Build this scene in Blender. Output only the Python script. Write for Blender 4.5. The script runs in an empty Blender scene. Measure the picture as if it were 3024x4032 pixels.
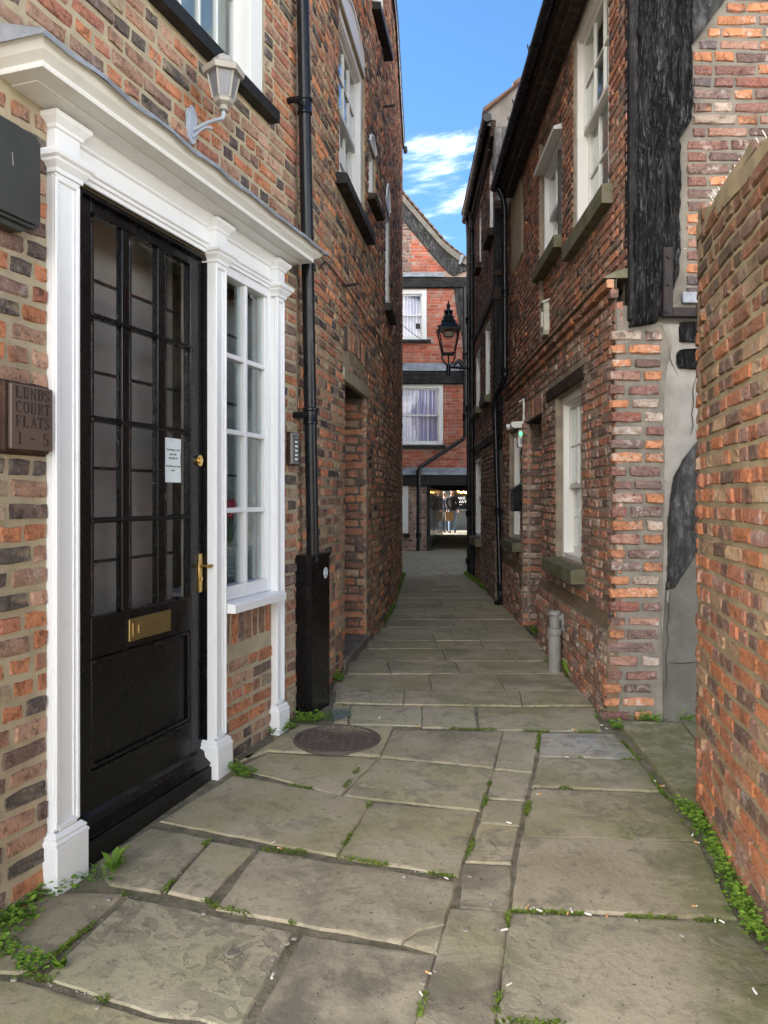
import bpy, math, random
import numpy as np
from mathutils import Vector, Matrix, noise as mnoise
D = bpy.data; SC = bpy.context.scene; COL = SC.collection
R = random.Random(7); NP = np.random.default_rng(11)
rad = math.radians

# ---------------------------------------------------------------- camera, sky, sun, exposure
cam = D.objects.new('camera', D.cameras.new('camera')); COL.objects.link(cam)
cam.location = (0, 0, 1.4); cam.rotation_euler = (rad(90), 0, 0)
cam.data.sensor_width = 36; cam.data.lens = 27.05; cam.data.shift_y = -56/4032
cam.data.clip_start = .05; cam.data.clip_end = 2000
SC.camera = cam
SUN_EL, SUN_AZ = 44.0, 276.0          # compass azimuth from +Y, clockwise: the sun stands to the left, a touch ahead
sun = D.objects.new('sun', D.lights.new('sun', 'SUN')); COL.objects.link(sun)
sun.data.energy = 4.0; sun.data.angle = rad(.53); sun.data.color = (1, .95, .86)
sv = Vector((math.sin(rad(SUN_AZ))*math.cos(rad(SUN_EL)), math.cos(rad(SUN_AZ))*math.cos(rad(SUN_EL)), math.sin(rad(SUN_EL))))
sun.rotation_euler = sv.to_track_quat('Z', 'Y').to_euler(); sun.location = (-20, 10, 30)
SC.view_settings.view_transform = 'Standard'; SC.view_settings.look = 'None'
SC.view_settings.gamma = 1; SC.view_settings.use_curve_mapping = False
SC.view_settings.exposure = 1.95
SC.render.engine = 'CYCLES'
SC.cycles.max_bounces = 8; SC.cycles.diffuse_bounces = 5; SC.cycles.glossy_bounces = 4; SC.cycles.transparent_max_bounces = 12
SC.cycles.caustics_reflective = False; SC.cycles.caustics_refractive = False
SC.cycles.sample_clamp_indirect = 4

class NT:
    """thin helper around a node tree"""
    def __init__(s, t): s.t = t; s.t.nodes.clear()
    def n(s, typ, ins=None, **kw):
        q = s.t.nodes.new('ShaderNode'+typ)
        for k, v in kw.items(): setattr(q, k, v)
        for k, v in (ins or {}).items():
            sock = q.inputs[k]
            if isinstance(v, bpy.types.NodeSocket): s.t.links.new(v, sock)
            else: sock.default_value = (*v, 1) if isinstance(v, tuple) and len(v) == 3 and sock.type == 'RGBA' else v
        return q
    def noise(s, vec, scale, detail=4, rough=.55, dist=0, out=0):
        return s.n('TexNoise', {'Vector': vec, 'Scale': scale, 'Detail': detail, 'Roughness': rough, 'Distortion': dist}).outputs[out]
    def math(s, op, a, b=0, c=None, clamp=False):
        q = s.n('Math', {0: a, 1: b}, operation=op, use_clamp=clamp)
        if c is not None:
            if isinstance(c, bpy.types.NodeSocket): s.t.links.new(c, q.inputs[2])
            else: q.inputs[2].default_value = c
        return q.outputs[0]
    def ramp(s, f, a, b, lo=0., hi=1.):
        return s.n('MapRange', {'Value': f, 'From Min': a, 'From Max': b, 'To Min': lo, 'To Max': hi}, interpolation_type='SMOOTHSTEP').outputs[0]
    def mix(s, f, a, b, blend='MIX'):
        q = s.n('Mix', data_type='RGBA', blend_type=blend)
        for i, v in ((0, f), (6, a), (7, b)):
            if isinstance(v, bpy.types.NodeSocket): s.t.links.new(v, q.inputs[i])
            else: q.inputs[i].default_value = (*v, 1) if isinstance(v, tuple) else v
        return q.outputs[2]
    def bump(s, h, strength=.5, dist=.01, nrm=None):
        ins = {'Height': h, 'Strength': strength, 'Distance': dist}
        if nrm is not None: ins['Normal'] = nrm
        return s.n('Bump', ins).outputs[0]

W = D.worlds.new('World'); SC.world = W; W.use_nodes = True
t = NT(W.node_tree)
sky = t.n('TexSky', sky_type='NISHITA', sun_disc=False, sun_elevation=rad(SUN_EL), sun_rotation=rad(SUN_AZ), altitude=50, air_density=1.1, dust_density=.35, ozone_density=2.2)
gen = t.n('TexCoord').outputs['Generated']
sx = t.n('SeparateXYZ', {0: gen})
zz = t.math('MAXIMUM', t.math('ADD', sx.outputs[2], .12), .05)
px = t.math('DIVIDE', sx.outputs[0], zz); py = t.math('DIVIDE', sx.outputs[1], zz)
pl = t.n('CombineXYZ', {0: px, 1: py, 2: 0.0}).outputs[0]
pl = t.n('VectorMath', {0: pl, 1: (3.72, 1.02, .4)}, operation='ADD').outputs[0]
c1 = t.noise(pl, 1.15, 8, .6, .35); c2 = t.noise(pl, .45, 3, .5)
den = t.math('ADD', c1, t.math('MULTIPLY', c2, .7))
den = t.math('ADD', den, t.ramp(sx.outputs[2], .62, .18, -.03, .09))
cl = t.ramp(den, .84, 1.03)
skyc = t.n('Background', {'Color': t.mix(1.0, sky.outputs[0], (.62, .92, 1.12), 'MULTIPLY'), 'Strength': .066})
clc = t.n('Background', {'Color': (1.0, .98, .95), 'Strength': 2.3})
ms = t.n('MixShader', {0: cl, 1: skyc.outputs[0], 2: clc.outputs[0]})
t.n('OutputWorld', {0: ms.outputs[0]})
# ---------------------------------------------------------------- materials
def newmat(name):
    m = D.materials.new(name); m.use_nodes = True; return m, NT(m.node_tree)
def finish(t, **ins):
    b = t.n('BsdfPrincipled', ins); t.n('OutputMaterial', {0: b.outputs[0]}); return b
def P(t): return t.n('NewGeometry').outputs['Position']
def rnd(t): return t.n('ObjectInfo').outputs['Random']

def mat_brick(name, lime=.0, dark=.25, soot=0.3, bump=1.0, grime=None, sat=.92):
    m, t = newmat(name); p = P(t)
    col = t.n('Attribute', attribute_name='col').outputs['Color']
    n1 = t.noise(p, 14, 5, .6); n2 = t.noise(p, 75, 7, .72); n3 = t.noise(p, 38, 4, .6, 1.0); n4 = t.noise(p, 3.2, 4, .6)
    v = t.math('ADD', t.math('MULTIPLY', n1, .75), .62)
    col = t.mix(1.0, col, t.n('CombineColor', {0: v, 1: v, 2: v}).outputs[0], 'MULTIPLY')
    col = t.mix(t.ramp(n2, .53, .70, 0, .75), col, (.045, .036, .032))
    n5 = t.noise(p, 24, 6, .68, .8)
    col = t.mix(t.math('MULTIPLY', t.ramp(n5, .50, .66), dark), col, t.mix(1.0, col, (.26, .24, .27), 'MULTIPLY'))
    col = t.mix(t.ramp(n5, .46, .30, 0, .45), col, t.mix(1.0, col, (1.5, 1.45, 1.35), 'MULTIPLY'))
    col = t.mix(t.ramp(n2, .47, .33, 0, .38), col, (.52, .34, .22))
    col = t.mix(t.math('MULTIPLY', t.ramp(n4, .5, .66), soot), col, (.055, .046, .040))
    if lime:
        k = t.math('MULTIPLY', t.ramp(t.noise(p, 5.5, 5, .65), .50, .64), t.ramp(t.noise(p, 30, 5, .7), .44, .60))
        col = t.mix(t.math('MULTIPLY', k, lime), col, (.56, .50, .44))
    if grime:                                # lichen and old soot on the weathered top of the wall
        gz_ = t.math('ADD', t.n('SeparateXYZ', {0: p}).outputs[2], t.math('MULTIPLY', t.math('SUBTRACT', n4, .5), 2.2))
        col = t.mix(t.math('MULTIPLY', t.ramp(gz_, grime[0], grime[1]), t.ramp(n1, .25, .6, .35, .8)), col, (.085, .062, .036))
    col = t.n('HueSaturation', {'Saturation': sat, 'Color': col}).outputs[0]
    h = t.math('ADD', t.math('MULTIPLY', n2, .9), t.math('MULTIPLY', n3, .6))
    finish(t, **{'Base Color': col, 'Roughness': .88, 'Specular IOR Level': .25, 'Normal': t.bump(t.math('ADD', h, t.math('MULTIPLY', n5, .8)), bump, .009)})
    return m
def mat_rough(name, c, c2=None, scale=12, amt=.5, rough=.85, bump=.5, bscale=80, bdist=.004, spec=.3, speck=None, metallic=0, rv=0):
    m, t = newmat(name); p = P(t)
    n1 = t.noise(p, scale, 6, .62); n2 = t.noise(p, bscale, 6, .65)
    c2 = c2 or tuple(x*.55 for x in c)
    col = t.mix(t.ramp(n1, .35, .68, 0, amt), c, c2)
    if speck: col = t.mix(t.ramp(t.noise(p, speck[1], 3, .6), speck[2], speck[2]+.06), col, speck[0])
    if rv:
        k = t.math('ADD', t.math('MULTIPLY', rnd(t), rv), 1-rv/2)
        col = t.mix(1.0, col, t.n('CombineColor', {0: k, 1: k, 2: k}).outputs[0], 'MULTIPLY')
    finish(t, **{'Base Color': col, 'Roughness': rough, 'Specular IOR Level': spec, 'Metallic': metallic, 'Normal': t.bump(n2, bump, bdist)})
    return m
def mat_paint(name, c, rough=.4, dirt=(.35, .31, .25), damt=.35, bump=.15, coat=0):
    m, t = newmat(name); p = P(t)
    n = t.noise(p, 9, 6, .65); n2 = t.noise(p, 60, 5, .7)
    col = t.mix(t.math('MULTIPLY', t.ramp(n, .54, .74), damt), c, tuple(a*.8+b*.2 for a, b in zip(c, dirt)))
    col = t.mix(t.ramp(n2, .67, .74, 0, damt*.8), col, dirt)
    finish(t, **{'Base Color': col, 'Roughness': t.ramp(n, .3, .7, rough*.8, rough*1.35), 'Specular IOR Level': .5 if c[0] > .1 else .3, 'Coat Weight': coat, 'Normal': t.bump(t.noise(p, 35, 4, .6), bump, .002)})
    return m
def mat_timber(name, c=(.03, .027, .025), c2=(.11, .105, .10), axis='z', bump=.9):
    m, t = newmat(name); p = P(t)
    s = {'z': (26, 26, 1.6), 'x': (1.6, 26, 26), 'd': (16, 16, 4)}[axis]
    mp = t.n('Mapping', {'Vector': p, 'Scale': s}).outputs[0]
    g = t.noise(mp, 1.0, 8, .68, .6); g2 = t.noise(p, 26, 6, .7, .4)
    col = t.mix(t.ramp(g, .40, .66), c, c2)
    col = t.mix(t.ramp(g2, .58, .72, 0, .8), col, tuple(x*2.2 for x in c2))  # highlights painted in as fine lighter flecks
    col = t.mix(t.ramp(t.noise(p, 7, 5, .6), .42, .62, 0, .7), col, c)
    h = t.math('ADD', g, t.math('MULTIPLY', g2, .7))
    finish(t, **{'Base Color': col, 'Roughness': t.ramp(g2, .4, .7, .8, .5), 'Specular IOR Level': .18, 'Normal': t.bump(h, bump, .02)})
    return m
def mat_charred():
    m, t = newmat('charred_oak'); p = P(t)
    a = t.n('Mapping', {'Vector': p, 'Scale': (48, 48, 8)}).outputs[0]; b = t.n('Mapping', {'Vector': p, 'Scale': (22, 22, 2.2)}).outputs[0]
    n1 = t.noise(a, 1, 7, .7, 1.4); n2 = t.noise(b, 1, 6, .65, .8); n3 = t.noise(p, 4, 4, .6)
    col = t.mix(t.ramp(n2, .45, .7), (.008, .0075, .0075), (.035, .033, .032))
    k = t.math('MULTIPLY', t.ramp(n1, .54, .66), t.ramp(n3, .42, .60, .0, 1))
    col = t.mix(k, col, (.11, .113, .12))  # glints on the ridges, painted into the black
    h = t.math('ADD', t.math('MULTIPLY', n1, .8), n2)
    finish(t, **{'Base Color': col, 'Roughness': t.ramp(n1, .45, .66, .75, .3), 'Specular IOR Level': t.ramp(n1, .48, .64, .08, .6), 'Normal': t.bump(h, 1.0, .035)}); return m
def mat_flag():
    m, t = newmat('york_stone'); p = P(t)
    o = t.n('VectorMath', {0: p, 1: t.n('CombineXYZ', {0: t.math('MULTIPLY', rnd(t), 40), 1: t.math('MULTIPLY', rnd(t), 17), 2: 0.0}).outputs[0]}, operation='ADD').outputs[0]
    st = t.n('Mapping', {'Vector': o, 'Rotation': (0, 0, .7), 'Scale': (1.0, 1.12, 1)}).outputs[0]
    a = t.noise(st, 3.2, 7, .62, .4); b = t.noise(o, 26, 6, .7); c = t.noise(o, 130, 4, .7); f = t.noise(p, 1.1, 4, .6)
    col = t.n('Attribute', attribute_name='col').outputs['Color']
    col = t.mix(t.ramp(a, .36, .64), col, (.39, .335, .235))
    col = t.mix(t.ramp(t.noise(st, 6, 6, .7, .5), .52, .62, 0, .55), col, (.185, .165, .12))
    col = t.mix(t.ramp(b, .55, .68, 0, .55), col, (.125, .112, .085))
    col = t.mix(t.ramp(f, .50, .68, 0, .5), col, (.215, .205, .09))
    col = t.mix(t.ramp(c, .64, .72, 0, .6), col, (.33, .31, .26))
    col = t.mix(t.ramp(t.noise(o, 55, 2, .5), .70, .73, 0, .7), col, (.05, .047, .04))
    sp = t.n('SeparateXYZ', {0: p})         # algae where the wall foot keeps the stone damp
    g = t.math('SUBTRACT', sp.outputs[0], t.math('MULTIPLY', t.math('SUBTRACT', sp.outputs[1], 2.585), .17))
    gm = t.math('MULTIPLY', t.ramp(t.math('ADD', g, t.math('MULTIPLY', t.noise(p, 3.5, 5, .65), .5)), 1.10, 1.48), t.ramp(t.noise(p, 9, 6, .7), .25, .6, 0, .8))
    col = t.mix(gm, col, (.10, .115, .035))
    lay = t.math('PINGPONG', t.math('MULTIPLY', t.noise(st, 2.6, 5, .6, .6), 9), 1.0)
    col = t.mix(t.math('MULTIPLY', t.ramp(lay, .12, .0), t.ramp(a, .4, .6, 0, .14)), col, (.10, .085, .06))
    fk = t.ramp(t.noise(o, 10, 4, .5, 1.6), .50, .525); fm = t.ramp(t.noise(o, 1.7, 2, .5), .42, .56)
    fk = t.math('MULTIPLY', t.math('MULTIPLY', fk, fm), t.ramp(rnd(t), .35, .75)); col = t.mix(t.math('MULTIPLY', fk, .38), col, (.12, .105, .082))
    h = t.math('ADD', t.math('ADD', t.math('MULTIPLY', fk, -.45), t.math('MULTIPLY', lay, .14)), b); h = t.math('ADD', h, 0, t.math('MULTIPLY', c, .35))
    finish(t, **{'Base Color': col, 'Roughness': t.ramp(a, .3, .7, .62, .85), 'Specular IOR Level': .35, 'Normal': t.bump(h, .7, .007)})
    return m
def mat_glass(name='glass', tint=(.9, .95, .95), refl=1.0):
    m, t = newmat(name); p = P(t)
    nrm = t.bump(t.noise(p, 3.5, 3, .5), .12, .02)
    tr = t.n('BsdfTransparent', {0: tint}); gl = t.n('BsdfGlossy', {'Color': (1, 1, 1), 'Roughness': .015, 'Normal': nrm})
    ge = t.n('NewGeometry'); cs = t.math('ABSOLUTE', t.n('VectorMath', {0: ge.outputs['Incoming'], 1: ge.outputs['Normal']}, operation='DOT_PRODUCT').outputs['Value'])
    f = t.math('MULTIPLY', t.math('ADD', t.math('MULTIPLY', t.math('POWER', t.math('SUBTRACT', 1, cs, clamp=True), 5), .96), .04), 1.3*refl, clamp=True)
    ms = t.n('MixShader', {0: f, 1: tr.outputs[0], 2: gl.outputs[0]})
    t.n('OutputMaterial', {0: ms.outputs[0]}); return m
def mat_plain(name, c, rough=.6, metallic=0, spec=.4, emit=None):
    m, t = newmat(name); n = t.noise(P(t), 25, 5, .6)
    col = t.mix(t.ramp(n, .4, .7, 0, .35), c, tuple(x*.7 for x in c))
    ins = {'Base Color': col, 'Roughness': rough, 'Metallic': metallic, 'Specular IOR Level': spec}
    if emit: ins['Emission Color'] = emit[0]; ins['Emission Strength'] = emit[1]
    finish(t, **ins); return m
def mat_leaf(name, c, c2):
    m, t = newmat(name)
    f = t.n('Attribute', attribute_name='tint').outputs['Fac']
    col = t.mix(f, c, c2)
    d = t.n('BsdfPrincipled', {'Base Color': col, 'Roughness': .55, 'Specular IOR Level': .3}); tl = t.n('BsdfTranslucent', {0: col})
    ms = t.n('MixShader', {0: .3, 1: d.outputs[0], 2: tl.outputs[0]}); t.n('OutputMaterial', {0: ms.outputs[0]}); return m
def mat_cloth(name, c):
    m, t = newmat(name)
    d = t.n('BsdfDiffuse', {0: c}); tl = t.n('BsdfTranslucent', {0: c})
    ms = t.n('MixShader', {0: .35, 1: d.outputs[0], 2: tl.outputs[0]}); t.n('OutputMaterial', {0: ms.outputs[0]}); return m

M = dict(
 brick_l=mat_brick('old_brick_mixed', lime=.3, dark=.75, soot=.22),
 brick_a=mat_brick('old_brick_alley', lime=.25, dark=.6, soot=.12),
 brick_r=mat_brick('old_brick_red_brown', lime=.25, dark=.55, soot=.18),
 brick_w=mat_brick('old_brick_limewashed', lime=.9, dark=.6, soot=.3),
 brick_q=mat_brick('old_brick_corner', lime=.6, dark=.75, soot=.15),
 brick_g=mat_brick('old_brick_garden_wall', lime=.45, dark=.6, soot=.25, grime=(1.6, 2.6), sat=.94),
 brick_f=mat_brick('red_brick_regular', lime=.25, dark=.15, soot=.12, bump=.4, sat=1.0),
 brick_d=mat_brick('old_brick_dark', lime=.3, dark=.5, soot=.5),
 mortar_l=mat_rough('mortar_buff', (.40, .335, .225), (.27, .225, .155), 7, .7, bump=.9, bscale=110, speck=((.5, .45, .36), 160, .66)),
 mortar_a=mat_rough('mortar_alley', (.36, .295, .20), (.20, .165, .115), 5, .8, bump=.9, bscale=110),
 mortar_r=mat_rough('mortar_grey', (.31, .255, .19), (.16, .13, .10), 5, .8, bump=.9, bscale=110),
 mortar_q=mat_rough('mortar_pale', (.205, .182, .15), (.12, .107, .088), 6, .8, bump=1., bscale=120, speck=((.6, .58, .52), 90, .68)),
 mortar_g=mat_rough('mortar_garden_wall', (.34, .265, .155), (.17, .135, .085), 5, .7, bump=1., bscale=110, speck=((.45, .42, .3), 150, .68)),
 mortar_d=mat_rough('mortar_dark', (.15, .125, .10), (.07, .06, .05), 5, .8, bump=.9, bscale=110),  # mortar_d: darker mortar for the doorway and porch recesses
 mortar_f=mat_rough('mortar_pink', (.38, .27, .22), (.24, .17, .14), 8, .6, bump=.5),
 render=mat_rough('cement_render', (.27, .25, .225), (.16, .15, .13), 3.5, .8, bump=.5, bscale=55, bdist=.006, speck=((.1, .095, .085), 40, .68)),
 render_d=mat_rough('damp_cement_render', (.115, .11, .092), (.07, .066, .055), 3.5, .8, bump=.5, bscale=55, bdist=.006, speck=((.2, .19, .16), 60, .68)),
 plaster=mat_rough('buff_plaster', (.42, .35, .24), (.30, .24, .16), 4, .7, bump=.25),
 white=mat_paint('white_gloss_paint', (.74, .75, .76), .35, damt=.5),
 white_old=mat_paint('weathered_white_paint', (.68, .68, .66), .5, (.30, .26, .2), .75, .35),
 cream=mat_paint('cream_paint', (.76, .74, .69), .42, damt=.4),
 black=mat_paint('black_gloss_paint', (.004, .004, .0045), .24, (.02, .02, .02), .2, .1),
 iron=mat_paint('black_iron_paint', (.007, .008, .010), .28, (.05, .05, .05), .3, .3),
 ironold=mat_rough('rusty_iron', (.022, .019, .020), (.04, .025, .02), 14, .7, .65, .4, 90, .003, .2),
 sill_black=mat_paint('black_sill_paint', (.009, .0085, .008), .5, (.06, .055, .05), .35, .5),
 stone=mat_rough('mossy_sill_stone', (.16, .14, .10), (.075, .085, .03), 6, .85, bump=.5, bscale=60),
 lintel=mat_rough('stone_lintel', (.36, .315, .225), (.22, .19, .14), 8, .6, bump=.4),
 step=mat_rough('worn_step_stone', (.20, .18, .145), (.09, .08, .065), 6, .7, bump=.4),
 lead=mat_rough('lead_sheet', (.26, .28, .31), (.12, .13, .145), 7, .8, .55, .5, 40, .008, .5),
 tile=mat_rough('clay_tile', (.22, .13, .085), (.12, .08, .06), 9, .7, bump=.5, rv=.3),
 plinth_brick=mat_rough('worn_brick_weathering', (.17, .10, .068), (.085, .085, .04), 9, .8, bump=1., bscale=60, speck=((.26, .2, .15), 24, .62)), charred=mat_charred(), timber=mat_timber('black_oak', (.010, .009, .009), (.045, .043, .042), 'z', 1.), timber_x=mat_timber('black_oak_beam', (.012, .011, .011), (.045, .043, .043), axis='x'), timber_d=mat_timber('grey_oak', (.022, .021, .020), (.10, .098, .098), 'd', 1.),
 timber_w=mat_timber('limed_post', (.10, .10, .095), (.34, .335, .32), 'z', .6),
 timber_b=mat_timber('brown_oak', (.03, .02, .015), (.085, .058, .042), 'x'),
 flag=mat_flag(),
 soil=mat_rough('joint_soil', (.24, .205, .145), (.10, .095, .055), 16, .85, bump=1., bscale=90, bdist=.01, speck=((.28, .26, .21), 70, .64)),
 ground=mat_rough('pale_bounce_ground', (.40, .36, .29), (.30, .27, .21), 3, .7, bump=.5),  # kept pale so the unseen sunlit yard bounces light onto the walls
 glass=mat_glass(), glass_dark=mat_glass('glass_dull', (.93, .94, .96), .8),
 glass_low=mat_glass('glass_clear', (.97, .97, 1.0), .5),
 frost=mat_plain('frosted_lamp_glass', (.17, .17, .19), .3),
 lampglass=mat_glass('lantern_glass', (.86, .82, .80), .7),
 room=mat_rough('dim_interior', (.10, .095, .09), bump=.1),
 hall=mat_rough('hall_interior', (.37, .345, .30), (.31, .29, .25), bump=.05),
 curtain=mat_cloth('net_curtain', (.80, .80, .86)), curtain_l=mat_cloth('lilac_curtain', (.60, .60, .80)), blind=mat_cloth('grey_blind', (.42, .42, .40)), shutter=mat_plain('white_shutter', (.45, .47, .50), .6),
 brass=mat_plain('brass', (.62, .43, .16), .25, 1.0), brass_old=mat_plain('tarnished_brass', (.36, .27, .12), .38, 1.0), steel=mat_plain('brushed_steel', (.50, .49, .47), .35, .8),
 bronze=mat_rough('bronze_plaque', (.12, .082, .066), (.085, .06, .05), 12, .6, .42, .12, 90, .001, .5), bronze_d=mat_plain('engraved_letters', (.035, .025, .022), .6), plaque_wood=mat_timber('plaque_board', (.04, .022, .016), (.075, .042, .03), 'z', .2),
 paper=mat_plain('white_paper', (.72, .80, .80), .7), ink=mat_plain('ink', (.16, .17, .18), .8), ink_dark=mat_plain('dark_ink', (.05, .05, .07), .8),
 plastic=mat_plain('white_plastic', (.66, .65, .62), .4), plastic_old=mat_plain('aged_plastic', (.48, .46, .38), .5), grey_pl=mat_plain('grey_plastic', (.25, .25, .24), .5), pipe_grey=mat_rough('grey_pvc', (.26, .255, .235), (.19, .19, .165), 9, .7, .5, .1, 50, .001),
 darkbox=mat_rough('dark_metal_box', (.020, .022, .019), (.034, .036, .031), 6, .6, .45, .15, 60, .001, .5, speck=((.3, .3, .26), 45, .73)),
 lampw=mat_paint('lamp_white_enamel', (.33, .31, .27), .5, (.14, .11, .08), .8, .3), lampb=mat_paint('lamp_blue_grey_enamel', (.33, .37, .44), .45, (.22, .16, .12), .4),
 iron_cover=mat_rough('rusty_cover', (.105, .078, .062), (.06, .05, .045), 10, .7, .6, .35, 80, .002, .5),
 galv=mat_plain('galvanised_grating', (.20, .22, .22), .5, .6),
 leaf=mat_leaf('weed_leaf', (.06, .15, .02), (.24, .38, .05)), moss=mat_leaf('moss', (.06, .10, .012), (.20, .28, .04)), grass=mat_leaf('grass_blade', (.05, .13, .02), (.16, .27, .05)),
 butt_o=mat_plain('cork_filter', (.60, .30, .12), .8), butt_w=mat_plain('cigarette_paper', (.70, .68, .62), .8), chip=mat_rough('stone_chip', (.31, .28, .235), bump=.3),
 green_led=mat_plain('green_light', (.02, .5, .1), .5, emit=((.02, 1.0, .15, 1), 3.0)),
 bulb=mat_plain('warm_bulb', (.8, .5, .2), .5, emit=((1.0, .55, .16, 1), 9.0)), lampshade=mat_plain('lit_lampshade', (.7, .5, .3), .5, emit=((1.0, .50, .20, 1), .35)),
 shop=mat_paint('grey_green_shopfront', (.17, .19, .18), .45, damt=.3), shop_dark=mat_plain('dark_shop_interior', (.02, .02, .02), .6), sign_white=mat_plain('glowing_white_lettering', (.8, .8, .78), .6, emit=((1, 1, .95, 1), .35)),  # the white letters have a faint glow put into their material
 skin=mat_plain('skin', (.55, .34, .26), .55), hair=mat_plain('grey_hair', (.42, .40, .38), .7), jacket=mat_plain('charcoal_jacket', (.025, .025, .026), .7), jeans=mat_plain('blue_jeans', (.20, .28, .40), .8), jeans_d=mat_plain('dark_trousers', (.03, .04, .06), .8), navy=mat_plain('navy_coat', (.012, .014, .03), .7), shoe=mat_plain('brown_shoe', (.12, .06, .03), .5), kraft=mat_plain('brown_paper', (.42, .28, .14), .8),
 petal_r=mat_plain('red_petal', (.55, .05, .08), .5), petal_y=mat_plain('yellow_petal', (.65, .58, .06), .5), stem=mat_plain('flower_stem', (.06, .14, .03), .6), vase=mat_plain('ribbed_glass_vase', (.30, .34, .33), .15, 0, .6),
 wire=mat_plain('black_cable', (.012, .012, .012), .5), wood_door=mat_paint('dark_boarded_door', (.03, .024, .02), .28, (.08, .06, .05), .4, .3, coat=.3), spike=mat_plain('clear_spike', (.65, .62, .52), .3),
)
# ---------------------------------------------------------------- geometry helpers
WO = {}                                             # world origin of every object made here
def thing(name, label, cat, loc=(0, 0, 0), group=None):
    o = D.objects.new(name, None); COL.objects.link(o); o.empty_display_size = .1
    o.location = loc; WO[o] = Vector(loc); tag(o, label, cat, group); return o
def tag(o, label, cat, group=None):
    o['label'] = label; o['category'] = cat
    if group: o['group'] = group
    return o
def place(o, origin, parent):
    WO[o] = Vector(origin)
    if parent is not None:
        o.parent = parent; o.location = WO[o]-WO[parent]
    else: o.location = origin

class Frame:
    """a standing plane: u along it, v out of it, z up"""
    def __init__(s, o, d, n): s.o, s.d, s.n = o, d, n
    def p(s, u, v, z): return (s.o[0]+s.d[0]*u+s.n[0]*v, s.o[1]+s.d[1]*u+s.n[1]*v, z)
WORLD = Frame((0, 0), (1, 0), (0, 1))

class Path:
    """plan line of a wall face; left=True when the wall's open side is on the right of its direction"""
    def __init__(s, pts, left=True, s0=0.):
        s.p = [tuple(q) for q in pts]; s.left = left; s.s = [s0]
        for a, b in zip(s.p, s.p[1:]): s.s.append(s.s[-1]+math.dist(a, b))
    def seg(s, q):
        for i in range(len(s.p)-1):
            if q <= s.s[i+1] or i == len(s.p)-2: return i
    def dirn(s, q):
        i = s.seg(q); a, b = s.p[i], s.p[i+1]; L = math.dist(a, b); return ((b[0]-a[0])/L, (b[1]-a[1])/L)
    def frame(s, q, smooth=.12):
        i = s.seg(q); d = s.dirn(q); o = (s.p[i][0]+d[0]*(q-s.s[i]), s.p[i][1]+d[1]*(q-s.s[i]))
        d1, d2 = s.dirn(q-smooth), s.dirn(q+smooth); d = (d1[0]+d2[0], d1[1]+d2[1]); L = math.hypot(*d); d = (d[0]/L, d[1]/L)
        n = (d[1], -d[0]) if s.left else (-d[1], d[0]); return Frame(o, d, n)
    def at(s, q, v=0., z=0.): return s.frame(q).p(0, v, z)

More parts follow.
